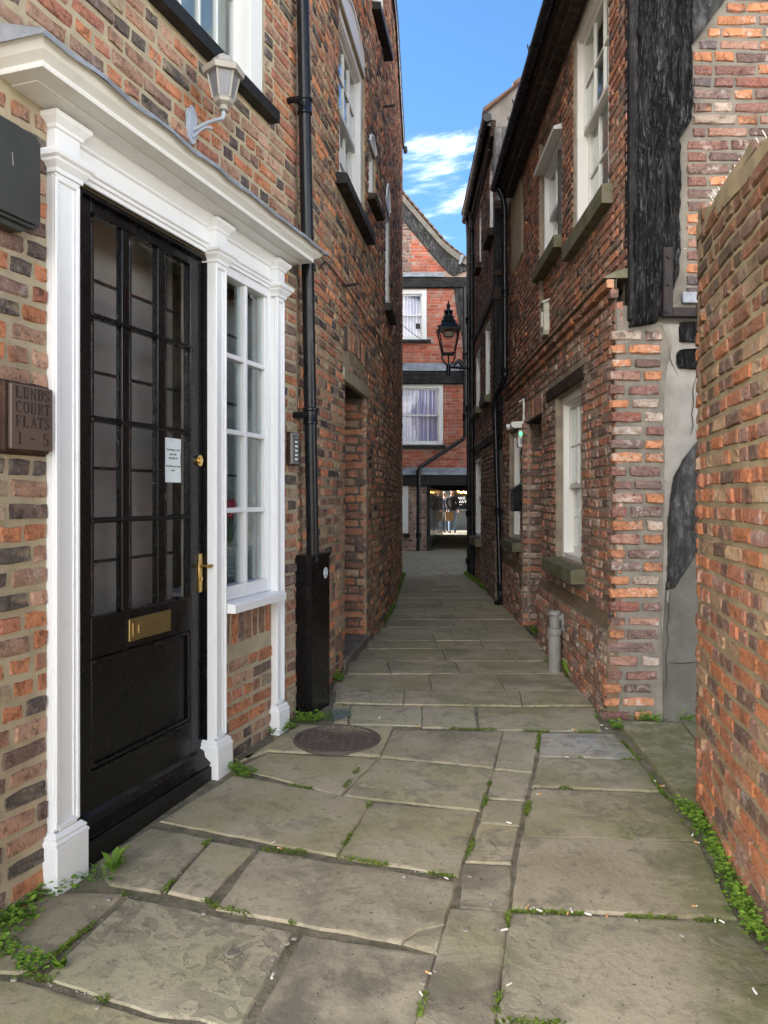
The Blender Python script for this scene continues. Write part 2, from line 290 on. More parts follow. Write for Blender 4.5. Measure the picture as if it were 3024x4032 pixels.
class MB:
    """collects shapes, then links them as ONE mesh object"""
    def __init__(s): s.v, s.f, s.c, s.m, s.cm = [], [], [], [], 0
    def add(s, vs, fs, col=None):
        b = len(s.v); s.v += [tuple(q) for q in vs]; s.f += [tuple(b+i for i in f) for f in fs]; s.m += [s.cm]*len(fs)
        s.c += [col if col is not None else (1, 1, 1)]*len(vs); return s
    def box(s, F, u0, u1, v0, v1, z0, z1, c=.003):
        if u1 < u0: u0, u1 = u1, u0
        if v1 < v0: v0, v1 = v1, v0
        if z1 < z0: z0, z1 = z1, z0
        c = min(c, (u1-u0)*.3, (v1-v0)*.3, (z1-z0)*.3)
        if c <= 0:
            vs = [F.p(u, v, z) for u in (u0, u1) for v in (v0, v1) for z in (z0, z1)]
            return s.add(vs, [(0, 1, 3, 2), (4, 6, 7, 5), (0, 4, 5, 1), (2, 3, 7, 6), (0, 2, 6, 4), (1, 5, 7, 3)])
        U, V, Z = (u0, u1), (v0, v1), (z0, z1); vs = []; idx = {}
        for i in (0, 1):
            for j in (0, 1):
                for k in (0, 1):
                    si, sj, sk = (c, -c)[i], (c, -c)[j], (c, -c)[k]
                    for a, q in enumerate(((0, sj, sk), (si, 0, sk), (si, sj, 0))):
                        idx[i, j, k, a] = len(vs); vs.append(F.p(U[i]+q[0], V[j]+q[1], Z[k]+q[2]))
        fs = []
        for i in (0, 1):
            fs += [[idx[i, 0, 0, 0], idx[i, 1, 0, 0], idx[i, 1, 1, 0], idx[i, 0, 1, 0]], [idx[0, i, 0, 1], idx[1, i, 0, 1], idx[1, i, 1, 1], idx[0, i, 1, 1]], [idx[0, 0, i, 2], idx[1, 0, i, 2], idx[1, 1, i, 2], idx[0, 1, i, 2]]]
            for j in (0, 1):
                fs += [[idx[i, j, 0, 0], idx[i, j, 1, 0], idx[i, j, 1, 1], idx[i, j, 0, 1]], [idx[i, 0, j, 0], idx[i, 1, j, 0], idx[i, 1, j, 2], idx[i, 0, j, 2]], [idx[0, i, j, 1], idx[1, i, j, 1], idx[1, i, j, 2], idx[0, i, j, 2]]]
                for k in (0, 1): fs.append([idx[i, j, k, 0], idx[i, j, k, 1], idx[i, j, k, 2]])
        return s.add(vs, fs)
    def prism(s, F, poly, a0, a1, plane='vz', caps=True):
        """extrude a polygon: plane 'vz' runs along u, 'uz' runs along v, 'uv' runs along z"""
        n = len(poly)
        g = {'vz': lambda q, a: F.p(a, q[0], q[1]), 'uz': lambda q, a: F.p(q[0], a, q[1]), 'uv': lambda q, a: F.p(q[0], q[1], a)}[plane]
        vs = [g(q, a0) for q in poly]+[g(q, a1) for q in poly]
        fs = [(i, (i+1) % n, (i+1) % n+n, i+n) for i in range(n)]
        if caps: fs += [tuple(range(n)), tuple(range(n, 2*n))]
        return s.add(vs, fs)
    def sweep(s, F, prof, path2, closed=False):
        """sweep a profile [(v,z)] round mitred plan points path2 [(u,v)]: mouldings with returns; v of the profile offsets outwards"""
        n = len(prof); rows = []
        for i, (u, v) in enumerate(path2):
            ds = []
            if i > 0: a = path2[i-1]; L = math.dist(a, (u, v)); ds.append(((u-a[0])/L, (v-a[1])/L))
            if i < len(path2)-1: a = path2[i+1]; L = math.dist(a, (u, v)); ds.append(((a[0]-u)/L, (a[1]-v)/L))
            ns = [(-d[1], d[0]) for d in ds]
            if len(ns) == 1: nx, nv, k = ns[0][0], ns[0][1], 1
            else:
                nx, nv = ns[0][0]+ns[1][0], ns[0][1]+ns[1][1]; L = math.hypot(nx, nv); nx, nv = nx/L, nv/L; k = 1/max(.3, nx*ns[0][0]+nv*ns[0][1])
            rows.append([F.p(u+nx*k*a, v+nv*k*a, z) for a, z in prof])
        vs = [q for r in rows for q in r]; fs = []
        for i in range(len(rows)-1):
            for j in range(n-1): fs.append((i*n+j, i*n+j+1, (i+1)*n+j+1, (i+1)*n+j))
        fs += [tuple(range(n)), tuple(range(len(vs)-n, len(vs)))]
        return s.add(vs, fs)
    def tube(s, pts, r, seg=10, cap=True):
        pts = [Vector(q) for q in pts]; n = len(pts); rs = r if isinstance(r, (list, tuple)) else [r]*n; vs = []; ref = None
        for i, q in enumerate(pts):
            d = (pts[min(i+1, n-1)]-pts[max(i-1, 0)]).normalized()
            if ref is None:
                ref = Vector((0, 0, 1)) if abs(d.z) < .9 else Vector((1, 0, 0))
                e1 = d.cross(ref).normalized()
            else: e1 = (e1-d*e1.dot(d)).normalized()
            e2 = d.cross(e1)
            for k in range(seg):
                a = 2*math.pi*k/seg; vs.append(q+(e1*math.cos(a)+e2*math.sin(a))*rs[i])
        fs = [(i*seg+k, i*seg+(k+1) % seg, (i+1)*seg+(k+1) % seg, (i+1)*seg+k) for i in range(n-1) for k in range(seg)]
        if cap: fs += [tuple(range(seg)), tuple(range((n-1)*seg, n*seg))]
        return s.add(vs, fs)
    def lathe(s, c, prof, seg=16, rot=0., tilt=None):
        """prof [(r,z)] round a vertical axis at c"""
        vs = []; n = len(prof)
        for k in range(seg):
            a = rot+2*math.pi*k/seg
            vs += [(c[0]+r*math.cos(a), c[1]+r*math.sin(a), c[2]+z) for r, z in prof]
        if tilt: vs = [tilt(q) for q in vs]
        fs = [(k*n+j, ((k+1) % seg)*n+j, ((k+1) % seg)*n+j+1, k*n+j+1) for k in range(seg) for j in range(n-1)]
        if prof[0][0] > 1e-5: fs.append(tuple(k*n for k in range(seg)))
        if prof[-1][0] > 1e-5: fs.append(tuple(k*n+n-1 for k in range(seg)))
        return s.add(vs, fs)
    def disc(s, F, u, v0, v1, z, r, seg=16):
        return s.prism(F, [(u+r*math.cos(2*math.pi*k/seg), z+r*math.sin(2*math.pi*k/seg)) for k in range(seg)], v0, v1, 'uz')
    def ball(s, c, r, seg=10, rings=6, sz=1.):
        return s.lathe(c, [(r*math.sin(math.pi*i/rings), -r*sz*math.cos(math.pi*i/rings)) for i in range(rings+1)], seg)
    def build(s, name, mat, parent=None, smooth=False, kind=None, col=False, origin=None, shadow=True):
        V = np.array(s.v, dtype=float).reshape(-1, 3)
        if origin is None: lo, hi = V.min(0), V.max(0); origin = ((lo[0]+hi[0])/2, (lo[1]+hi[1])/2, lo[2])
        me = D.meshes.new(name); me.from_pydata((V-np.array(origin)).tolist(), [], s.f)
        for mm in (mat if isinstance(mat, (list, tuple)) else [mat]): me.materials.append(mm)
        if len(me.materials) > 1: me.polygons.foreach_set('material_index', s.m)
        if col:
            a = me.attributes.new('col', 'FLOAT_COLOR', 'POINT'); a.data.foreach_set('color', np.c_[np.array(s.c, dtype=float), np.ones(len(V))].ravel())
        fixn(me)
        if smooth: me.shade_smooth(); sharp(me, smooth if smooth is not True else 40)
        o = D.objects.new(name, me); COL.objects.link(o); place(o, origin, parent)
        if kind: o['kind'] = kind
        return o
import bmesh
def fixn(me):
    b = bmesh.new(); b.from_mesh(me); bmesh.ops.recalc_face_normals(b, faces=b.faces); b.to_mesh(me); b.free()
def sharp(me, deg):
    me.set_sharp_from_angle(angle=rad(deg))
def tint_attr(me, vals, name='tint'):
    a = me.attributes.new(name, 'FLOAT', 'POINT'); a.data.foreach_set('value', vals)

# ---------------------------------------------------------------- bricks
PAL = dict(
 l=[((.47, .165, .06), 5), ((.37, .13, .07), 4), ((.42, .24, .155), 6), ((.26, .14, .09), 5), ((.17, .105, .085), 4), ((.085, .072, .068), 2), ((.38, .285, .18), 2)],
 a=[((0.614, 0.218, 0.077), 4), ((0.461, 0.166, 0.083), 4), ((0.461, 0.269, 0.154), 5), ((0.256, 0.141, 0.09), 5), ((0.166, 0.109, 0.09), 5), ((0.077, 0.064, 0.061), 4), ((0.422, 0.307, 0.179), 3)],
 r=[((0.525, 0.194, 0.075), 4), ((0.388, 0.156, 0.088), 6), ((0.288, 0.138, 0.088), 6), ((0.213, 0.119, 0.088), 4), ((0.125, 0.088, 0.075), 3), ((0.425, 0.275, 0.175), 2)],
 w=[((0.5, 0.175, 0.075), 4), ((0.362, 0.156, 0.094), 5), ((0.275, 0.144, 0.1), 5), ((0.188, 0.119, 0.094), 4), ((0.45, 0.312, 0.225), 3)],
 q=[((.31, .10, .065), 4), ((.22, .10, .08), 5), ((.14, .09, .08), 4), ((.36, .28, .22), 1), ((.46, .17, .06), 3), ((.11, .085, .085), 3), ((.32, .16, .11), 2)],
 g=[((.50, .165, .055), 7), ((.40, .14, .07), 5), ((.42, .26, .14), 3), ((.17, .10, .07), 3), ((.07, .055, .05), 2), ((.30, .16, .12), 3)],
 f=[((.40, .10, .055), 6), ((.35, .085, .05), 5), ((.44, .15, .09), 3), ((.42, .21, .16), 2)],
 d=[((0.351, 0.163, 0.104), 4), ((0.26, 0.15, 0.111), 5), ((0.169, 0.117, 0.091), 5), ((0.338, 0.221, 0.156), 2), ((0.104, 0.078, 0.072), 3)])
def pick(pal):
    L = PAL[pal]; x = R.random()*sum(w for _, w in L)
    for c, w in L:
        x -= w
        if x <= 0: break
    k = R.uniform(.8, 1.2); return tuple(q*k for q in c)
GV = [(a, b) for b in (-1, 0, 1) for a in (-1, 0, 1)]
RING = [(-1, -1), (0, -1), (1, -1), (1, 0), (1, 1), (0, 1), (-1, 1), (-1, 0)]
GI = {q: i for i, q in enumerate(GV)}
BF = [(0, 1, 4, 3), (1, 2, 5, 4), (3, 4, 7, 6), (4, 5, 8, 7)]+[(GI[RING[i]], 9+i, 9+(i+1) % 8, GI[RING[(i+1) % 8]]) for i in range(8)]+[(9+i, 17+i, 17+(i+1) % 8, 9+(i+1) % 8) for i in range(8)]
def brick_verts(L, h, rough):
    """local (u, v, z): rough front face, chipped arrises, straight sides running back into the joint"""
    c = .007; vs = []
    for a, b in GV: vs.append((a*(L/2-c)+R.uniform(-1, 1)*.004*rough, R.uniform(-.25, 1)*.004*rough, b*(h/2-c)+R.uniform(-1, 1)*.003*rough))
    for a, b in RING:
        cut = .0015 if a*b == 0 else .005
        vs.append((a*(L/2-cut*R.random())+R.uniform(-1, 1)*.005*rough, -.006-.004*R.random(), b*(h/2-cut*R.random())+R.uniform(-1, 1)*.0045*rough))
    for a, b in RING: vs.append((a*L/2*.99, -.045, b*h/2*.97))
    return vs
def brick_cols(pal):
    a, b = pick(pal), pick(pal); e = R.random(); out = []
    for q in GV+RING+RING:
        t = max(0, min(1, (q[0]*R.choice((-1, 1))*.5+R.uniform(-.2, .4))*(1 if e < .45 else .25)))
        out.append(tuple(x*(1-t)+y*t for x, y in zip(a, b)))
    return out
def blocked(blocks, za, zb):
    out = []
    for b in blocks:
        if callable(b): r = b(za, zb); out += [r] if r else []
        elif zb > b[2]+.012 and za < b[3]-.012: out.append((b[0], b[1]))
    return sorted(out)
def lay(path, s0, s1, z0, z1, blocks=(), course=.075, joint=.014, st=.215, hd=.103, mix=.5, v=0., joints=.0):
    """brick records (path, s, v, z, length, height) laid course by course round the openings"""
    out = []; z = z0; k = 0
    while z+course*.6 < z1:
        h = course-joint+R.uniform(-.003, .003); wv = 0
        iv = []; a = s0
        for b0, b1 in blocked(blocks, z, z+course):
            if b0 > a: iv.append((a, min(b0, s1)))
            a = max(a, b1)
        if a < s1: iv.append((a, s1))
        for a, b in iv:
            x = a+joint*.5; first = True
            while x < b-.03:
                L = hd if R.random() < mix else st
                if first and k % 2: L = hd*R.choice((1, .6))
                L *= R.uniform(.94, 1.05); first = False
                if b-joint*.5-(x+L) < .05: L = b-joint*.5-x
                if L > st*1.25: L = L/2-joint*.5
                if L > .02: out.append((path, x+L/2, v+R.uniform(-.003, .004), z+h/2+joint*.5+R.uniform(-.002, .002), L, h))
                x += L+joint*R.uniform(.8, 1.25)
        z += course*R.uniform(.985, 1.015); k += 1
    return out
def soldiers(path, s0, s1, z0, h, n=None, v=.002, rise=0.):
    n = n or int((s1-s0)/.078); w = (s1-s0)/n; out = []
    for i in range(n):
        x = (i+.5)/n; out.append((path, s0+w*(i+.5), v+R.uniform(-.003, .004), z0+h/2+rise*(1-(2*x-1)**2), w-.012, h*R.uniform(.95, 1.03)))
    return out
CAMP = Vector((0, 0, 1.4))
def shown(rec):
    """how large a brick shows in the photograph, in source pixels squared (0 = out of frame)"""
    p, s, v, z, L, h = rec; f = p.frame(s); q = Vector(f.p(0, v, z)); d = q-CAMP
    if d.y < .3: return 0
    x, y = 1512+3030*d.x/d.y, 1960-3030*d.z/d.y
    if not (-60 < x < 3084 and -60 < y < 4092): return 0
    c = -(d.x*f.n[0]+d.y*f.n[1])/d.length
    return max(0, c)*L*h*(3030/d.y)**2
def build_bricks(recs, pal, mat, house, rough=1., single=300, seen=None, hide=None):
    """the 300 that show largest become objects of their own, the rest one mesh"""
    sc = [(0 if (hide and hide(r)) else shown(r)) for r in recs]
    order = sorted(range(len(recs)), key=lambda i: -sc[i])
    one = [i for i in order[:single] if sc[i] > 0]; rest = [i for i in range(len(recs)) if i not in set(one)]
    var = {}
    for kind, L0 in (('s', .21), ('h', .10), ('v', .065)):
        for q in range(14):
            hh = .06 if kind != 'v' else .2; me = D.meshes.new('brick')
            me.from_pydata(brick_verts(L0, hh, rough), [], BF); me.materials.append(mat)
            a = me.attributes.new('col', 'FLOAT_COLOR', 'POINT'); a.data.foreach_set('color', [w for c in brick_cols(pal) for w in (*c, 1)])
            fixn(me); var.setdefault(kind, []).append(me)
    for i in one:
        p, s, v, z, L, h = recs[i]; f = p.frame(s)
        kind, L0, h0 = ('v', .065, .2) if h > L*1.25 else (('s', .21, .06) if L > .15 else ('h', .10, .06))
        o = D.objects.new('brick', R.choice(var[kind])); COL.objects.link(o)
        place(o, f.p(0, v, z), house); o.rotation_euler = (0, R.uniform(-.012, .012), math.atan2(-f.n[0], f.n[1])); o.scale = (L/L0, 1, h/h0)
    if rest:
        vs, fs, cs = [], [], []
        for i in rest:
            p, s, v, z, L, h = recs[i]; f = p.frame(s); b = len(vs); r = R.uniform(-.012, .012)
            vs += [f.p(q[0], v+q[1], z+q[2]+q[0]*r) for q in brick_verts(L, h, rough)]
            fs += [tuple(b+k for k in q) for q in BF]; cs += brick_cols(pal)
        m = MB(); m.v, m.f, m.c, m.m = vs, fs, cs, [0]*len(fs)
        m.build('brickwork', mat, house, kind='stuff', col=True)
def sheet(path, s0, s1, z0, z1, holes, mat, house, v=-.010, depth=.22, name='wall', step=.14, zstep=.3, rough=.003, reveal=True, topfn=None):
    """the mortar plane with its openings and their reveals"""
    S = sorted(set([s0, s1]+[q for h in holes for q in h[:2]]+[x for x in path.s if s0 < x < s1])); Z = sorted(set([z0, z1]+[q for h in holes for q in h[2:4]]))
    def dens(L, st):
        out = []
        for a, b in zip(L, L[1:]):
            n = max(1, int(round((b-a)/st))); out += [a+(b-a)*i/n for i in range(n)]
        return out+[L[-1]]
    S, Z = dens(S, step), dens(Z, zstep); m = MB(); ix = {}
    def V(i, j):
        if (i, j) not in ix:
            ix[i, j] = len(m.v); m.v.append(path.frame(S[i]).p(0, v+R.uniform(-1, 1)*rough, Z[j])); m.c.append((1, 1, 1))
        return ix[i, j]
    for i in range(len(S)-1):
        for j in range(len(Z)-1):
            cs, cz = (S[i]+S[i+1])/2, (Z[j]+Z[j+1])/2
            if any(h[0] < cs < h[1] and h[2] < cz < h[3] for h in holes): continue
            if topfn and cz > topfn(cs): continue
            m.f.append((V(i, j), V(i+1, j), V(i+1, j+1), V(i, j+1))); m.m.append(0)
    if reveal:
        for h in holes:
            a, b, c, d = h[:4]; dp = h[4] if len(h) > 4 else depth
            fa, fb = path.frame(a), path.frame(b)
            for q in (((fa, c), (fa, d)), ((fb, c), (fb, d)), ((fa, c), (fb, c)), ((fa, d), (fb, d))):
                (f1, z1_), (f2, z2_) = q; m.add([f1.p(0, v, z1_), f2.p(0, v, z2_), f2.p(0, -dp, z2_), f1.p(0, -dp, z1_)], [(0, 1, 2, 3)])
    return m.build(name, mat, house)
def cavity(path, s0, s1, z0, z1, depth, house, mat, back, name='house_body', cuts=(), vout=.012):
    """the closed body of the house behind its front: ends, ceiling and floor of the front room, then a solid block back to the line `back`"""
    m = MB(); n = 14; F0 = [path.frame(s0+(s1-s0)*i/n) for i in range(n+1)]
    inner = [f.p(0, -depth, 0)[:2] for f in F0]; outer = [f.p(0, -vout, 0)[:2] for f in F0]
    ring = inner+list(back); k = len(ring)
    m.add([(*q, z0) for q in ring]+[(*q, z1) for q in ring], [(i, (i+1) % k, (i+1) % k+k, i+k) for i in range(k)]+[tuple(range(k)), tuple(range(k, 2*k))])
    for zc in (z0, z1): m.add([(*q, zc) for q in outer]+[(*q, zc) for q in inner], [(i, i+1, i+1+n+1, i+n+1) for i in range(n)])
    for i in (0, n): m.add([(*outer[i], z0), (*inner[i], z0), (*inner[i], z1), (*outer[i], z1)], [(0, 1, 2, 3)])
    for c in cuts:                      # party walls inside the front room
        f = path.frame(c); m.box(f, -.02, .02, -depth, -.02-vout, z0, z1, 0)
    return m.build(name, mat, house)

# ---------------------------------------------------------------- sash windows
def archpoly(u0, u1, zs, rise, n=12):
    return [(u1+(u0-u1)*i/n, zs+rise*(1-(2*i/n-1)**2)) for i in range(n+1)]
def sash(house, path, s0, s1, z0, z1, rec=.06, cols=3, rows=(2, 2), mat=None, fw=.055, bar=.02, meet=None, arch=0., sill=None, label=None, glass=None, curtain=None, drop=.0, name='window', sills='window_sill', cfold=1):
    """box sash in the opening s0..s1, z0..z1: frame and bars one part, each pane a sub-part; sill=(mat, ds, below, out)"""
    mat = mat or M['white']; F = path.frame((s0+s1)/2); w = (s1-s0)/2; u0, u1 = -w, w; m = MB()
    r = -rec
    for a, b in ((u0, u0+fw), (u1-fw, u1)): m.box(F, a, b, r-.09, r, z0, z1); m.box(F, a+(.012 if a < 0 else 0), b-(0 if a < 0 else .012), r-.004, r+.014, z0, z1)
    m.box(F, u0+fw, u1-fw, r-.09, r, z1-fw, z1); m.box(F, u0+fw, u1-fw, r-.004, r+.014, z1-fw+.012, z1)
    m.box(F, u0+fw, u1-fw, r-.09, r+.012, z0, z0+.045)
    if arch:
        m.prism(F, [(u0, z1+.001), (u1, z1+.001)]+archpoly(u0, u1, z1+.002, arch)[1:-1], -.05, .004, 'uz')
        m.prism(F, [(a, b-.035) for a, b in archpoly(u0, u1, z1+.004, arch)[1:-1]]+[(a, b-.012) for a, b in reversed(archpoly(u0, u1, z1+.004, arch)[1:-1])], -.002, .018, 'uz')
    zm = meet if meet is not None else (z0+z1)/2; a0, a1 = u0+fw, u1-fw; panes = []
    for (lo, hi, vv, nr, top) in ((zm-.02, z1-fw, r-.035, rows[0], 1), (z0+.045, zm+.02, r-.072, rows[1], 0)):
        if not nr: continue
        st = .032; m.box(F, a0, a0+st, vv-.035, vv, lo, hi); m.box(F, a1-st, a1, vv-.035, vv, lo, hi)
        m.box(F, a0+st, a1-st, vv-.035, vv, hi-(st if top else .036), hi); m.box(F, a0+st, a1-st, vv-.035, vv+(.004 if top else 0), lo, lo+(.042 if top else .06))
        gl, gh = lo+(.042 if top else .06), hi-(st if top else .036); gu0, gu1 = a0+st, a1-st
        for i in range(1, cols): q = gu0+(gu1-gu0)*i/cols; m.box(F, q-bar/2, q+bar/2, vv-.028, vv-.004, gl, gh, .002)
        for j in range(1, nr): q = gl+(gh-gl)*j/nr; m.box(F, gu0, gu1, vv-.026, vv-.006, q-bar/2, q+bar/2, .002)
        for i in range(cols):
            for j in range(nr): panes.append((gu0+(gu1-gu0)*i/cols+bar*.3, gu0+(gu1-gu0)*(i+1)/cols-bar*.3, gl+(gh-gl)*j/nr+bar*.3, gl+(gh-gl)*(j+1)/nr-bar*.3, vv-.019))
    win = m.build(name, mat, house)
    if label: win['label'] = label
    for (a, b, c, d, vv) in panes: MB().box(F, a, b, vv-.002, vv+.002, c, d, 0).build('pane', glass or M['glass'], win)
    if curtain:
        cm, cz0, cz1, cu0, cu1 = curtain; k = MB(); n = int(60*(cu1-cu0))+8; vs = []
        for i in range(n+1):
            u = u0+fw+(u1-u0-2*fw)*(cu0+(cu1-cu0)*i/n); wv = .018*math.sin(i*1.15)*cfold+R.uniform(-.004, .004)
            vs += [F.p(u, r-.16+wv, z0+(z1-z0)*cz0), F.p(u, r-.16+wv*.7, z0+(z1-z0)*cz1)]
        k.add(vs, [(2*i, 2*i+2, 2*i+3, 2*i+1) for i in range(n)]); k.build('curtain', cm, win, smooth=True)
    if sill:
        sm, ds, below, out = sill; k = MB()
        k.prism(F, [(r-.02, z0-.002), (r-.02, z0-below), (out, z0-below), (out, z0-.022)], u0-ds, u1+ds)
        k.build(sills, sm, win)
    return win
# ---- traced plan points, metres
FLAGS=[[(-1.006,3.451),(-0.777,3.979),(-0.058,3.662),(-0.193,3.136)],[(-0.058,3.641),(0.431,3.541),(0.288,2.980),(-0.185,3.125)],[(-0.778,4.073),(-0.645,4.297),(-0.037,4.206),(-0.212,3.731)],[(-0.782,4.158),(-0.520,4.766),(0.053,4.731),(-0.024,4.241),(-0.649,4.326)],[(-0.029,4.206),(0.578,4.060),(0.440,3.556),(-0.196,3.720)],[(0.058,4.680),(0.714,4.646),(0.580,4.079),(-0.019,4.234)],[(0.722,4.646),(0.927,4.621),(0.774,4.016),(0.585,4.060)],[(0.576,4.035),(0.769,4.003),(0.671,3.672),(0.495,3.699)],[(0.487,3.672),(0.665,3.657),(0.599,3.405),(0.431,3.433)],[(0.424,3.410),(0.595,3.392),(0.506,3.072),(0.330,3.087)],[(0.320,3.069),(0.510,3.058),(0.442,2.739),(0.275,2.766)],[(0.239,2.748),(0.441,2.728),(0.297,2.121),(0.077,2.121)],[(0.938,4.621),(1.370,4.596),(1.383,4.192),(0.860,4.248)],[(0.854,4.220),(1.384,4.172),(1.355,3.775),(0.742,3.836)],[(0.738,3.814),(1.356,3.753),(1.334,3.267),(0.599,3.314)],[(0.590,3.297),(1.327,3.251),(1.234,2.691),(0.459,2.757)],[(0.449,2.731),(1.230,2.671),(1.260,2.251),(1.178,2.104),(0.319,2.188)],[(0.309,2.171),(1.168,2.087),(1.079,1.848),(0.223,1.848)],[(1.466,4.811),(1.824,4.749),(1.787,4.333),(1.492,3.566),(1.400,3.556)],[(1.869,4.820),(2.067,4.802),(1.865,4.333),(1.813,4.377)],[(-1.150,3.095),(-1.025,3.379),(-0.742,3.276),(-0.831,2.858),(-1.044,2.919)],[(-0.730,3.247),(-0.538,3.190),(-0.652,2.805),(-0.800,2.858)],[(-0.513,3.179),(0.278,2.936),(0.208,2.652),(0.119,2.622),(0.056,2.550),(-0.599,2.754)],[(0.065,2.550),(0.122,2.614),(0.206,2.644),(0.172,2.495)],[(-0.941,2.826),(-0.311,2.617),(-0.410,2.146),(-0.528,2.197),(-0.645,2.212),(-1.055,2.382)],[(-0.273,2.598),(0.167,2.488),(0.070,2.104),(-0.382,2.104)],[(-1.261,2.855),(-0.967,2.851),(-1.071,2.467),(-1.139,2.398),(-1.426,2.420),(-1.542,2.617)],[(-1.397,2.371),(-1.123,2.365),(-0.651,2.190),(-0.535,2.171),(-0.439,2.087),(-0.589,1.848),(-1.200,1.848)],[(-0.426,2.087),(0.252,2.087),(0.190,1.848),(-0.555,1.848)],[(-0.224,5.198),(0.251,5.186),(0.230,4.757),(-0.212,4.793)],[(0.261,5.186),(0.604,5.163),(0.562,4.705),(0.238,4.731)],[(0.624,5.152),(1.409,5.152),(1.320,4.663),(0.588,4.688)],[(-0.348,5.694),(0.148,5.639),(0.127,5.221),(-0.334,5.268)],[(0.157,5.625),(0.979,5.585),(0.931,5.186),(0.137,5.221)],[(0.989,5.585),(1.450,5.571),(1.409,5.198),(0.941,5.186)],[(-0.345,5.245),(-0.237,5.210),(-0.230,4.802),(-0.312,4.820)]]
MOSS_LINES=[[(-0.778,3.985),(-0.534,3.865),(-0.247,3.753)],[(-0.212,3.731),(-0.133,4.060)],[(-0.497,3.183),(-0.245,3.144)],[(-0.967,2.848),(-0.833,2.802)],[(-1.071,2.467),(-0.943,2.826)],[(-1.105,2.387),(-0.953,2.333),(-0.802,2.261)],[(0.445,2.733),(0.576,2.733),(0.814,2.705),(1.174,2.671)],[(0.573,4.060),(0.431,3.433)],[(0.929,4.604),(0.828,4.192)],[(0.738,3.825),(0.609,3.370)],[(0.422,3.415),(0.330,3.087)],[(1.388,4.192),(1.356,3.753),(1.396,3.546)],[(1.386,4.604),(1.384,4.179)],[(0.860,4.234),(1.361,4.185)],[(0.749,3.825),(1.339,3.769)],[(0.200,4.714),(0.941,4.663)],[(0.316,2.184),(0.522,2.168)],[(0.440,2.722),(0.320,2.212)],[(-0.187,3.125),(0.277,2.963)],[(-0.652,2.805),(-0.596,2.757),(-0.303,2.657)],[(0.173,2.490),(0.100,2.194)],[(0.938,4.646),(1.287,4.646)],[(0.065,5.233),(0.158,5.186)],[(-0.297,5.233),(-0.212,5.062)],[(-0.064,3.631),(-0.180,3.163)],[(1.823,4.731),(1.793,4.348)],[(-0.818,2.864),(-0.745,3.263)]]
WEED_LINES=[[(1.401,3.581),(1.397,3.437),(1.375,3.263)],[(1.366,3.243),(1.361,3.015)],[(1.325,3.015),(1.311,2.757)],[(1.303,2.848),(1.319,2.644)],[(1.278,2.757),(1.253,2.539)],[(1.351,4.930),(1.432,4.663)],[(1.781,4.930),(1.951,4.838)],[(1.576,4.893),(1.727,4.820)],[(-1.354,2.713),(-1.290,2.787),(-1.250,2.848)],[(-1.306,2.617),(-1.227,2.685)],[(-1.383,2.644),(-1.275,2.685)],[(-1.140,2.963),(-1.036,2.896)],[(-0.712,4.564),(-0.552,4.714)],[(-0.549,4.820),(-0.379,4.865)],[(-1.243,2.490),(-1.170,2.432)],[(-1.135,2.420),(-1.057,2.409)],[(-0.802,4.047),(-0.688,3.948)],[(1.403,6.561),(1.495,6.129)],[(-0.398,6.049),(-0.331,5.822)],[(1.554,8.060),(1.569,7.843)],[(0.092,9.915),(0.361,14.128)],[(-0.008,8.628),(0.125,10.131)],[(1.492,14.128),(1.546,11.652)],[(-1.197,2.929),(-1.113,2.848)]]
GRASS_LINES=[[(-0.562,4.930),(-0.327,4.959)],[(-0.506,4.820),(-0.308,4.893)],[(-0.282,4.959),(-0.209,5.008)],[(-0.811,4.028),(-0.691,3.966)],[(-1.319,2.644),(-1.198,2.490)],[(-1.274,2.864),(-1.196,2.802)],[(1.579,4.856),(1.706,4.802)],[(-1.153,2.997),(-1.056,2.929)],[(1.028,3.284),(1.090,3.292)]]
BUTTS=[(0.751,3.720),(0.556,3.415),(0.240,2.946),(0.514,2.751),(0.528,2.739),(0.551,2.728),(0.651,2.716),(0.665,2.728),(0.717,2.705),(0.780,2.699),(1.147,2.666),(1.169,2.660),(1.314,3.234),(1.325,3.301),(0.409,2.612),(0.137,2.387),(0.111,2.291),(-0.344,2.371),(-0.430,3.183),(-0.466,3.234),(-0.524,4.547),(-0.638,4.524),(1.002,4.213),(1.091,4.213),(1.151,4.663),(1.344,4.749),(1.355,4.688),(1.380,3.819),(1.366,3.877),(-0.028,4.893),(0.214,4.722),(0.380,2.333),(1.108,2.301),(1.112,2.757),(1.251,2.772)]
CHIPS=[(-0.486,2.490),(0.276,2.612),(1.003,2.583),(0.877,2.671),(-0.832,2.232),(-1.134,2.358),(-1.002,2.802),(-1.036,2.757),(-0.636,2.713),(0.081,2.963),(0.331,2.963),(1.473,4.407),(0.759,2.929),(-0.320,2.539),(-0.300,2.565),(-0.354,2.455),(0.159,2.398),(0.121,2.343),(0.384,2.772)]
MANHOLE=(-0.275,4.500)
DRAIN=[(-0.349,5.019),(-0.242,5.062),(-0.215,4.940),(-0.311,4.811)]
PORCHGRATE=[(1.579,8.558),(1.720,8.496),(1.545,7.564),(1.496,7.613)]
BRACE_LOW=[(2.074,1.835),(1.963,1.735),(1.891,1.642),(1.830,1.527),(1.815,1.424),(1.799,1.273),(1.794,1.013),(1.794,0.973),(1.785,0.815),(1.836,0.831),(1.968,1.042),(2.074,1.207)]
BRACE_TOP=[(1.946,4.260),(1.942,4.798),(2.332,4.798)]
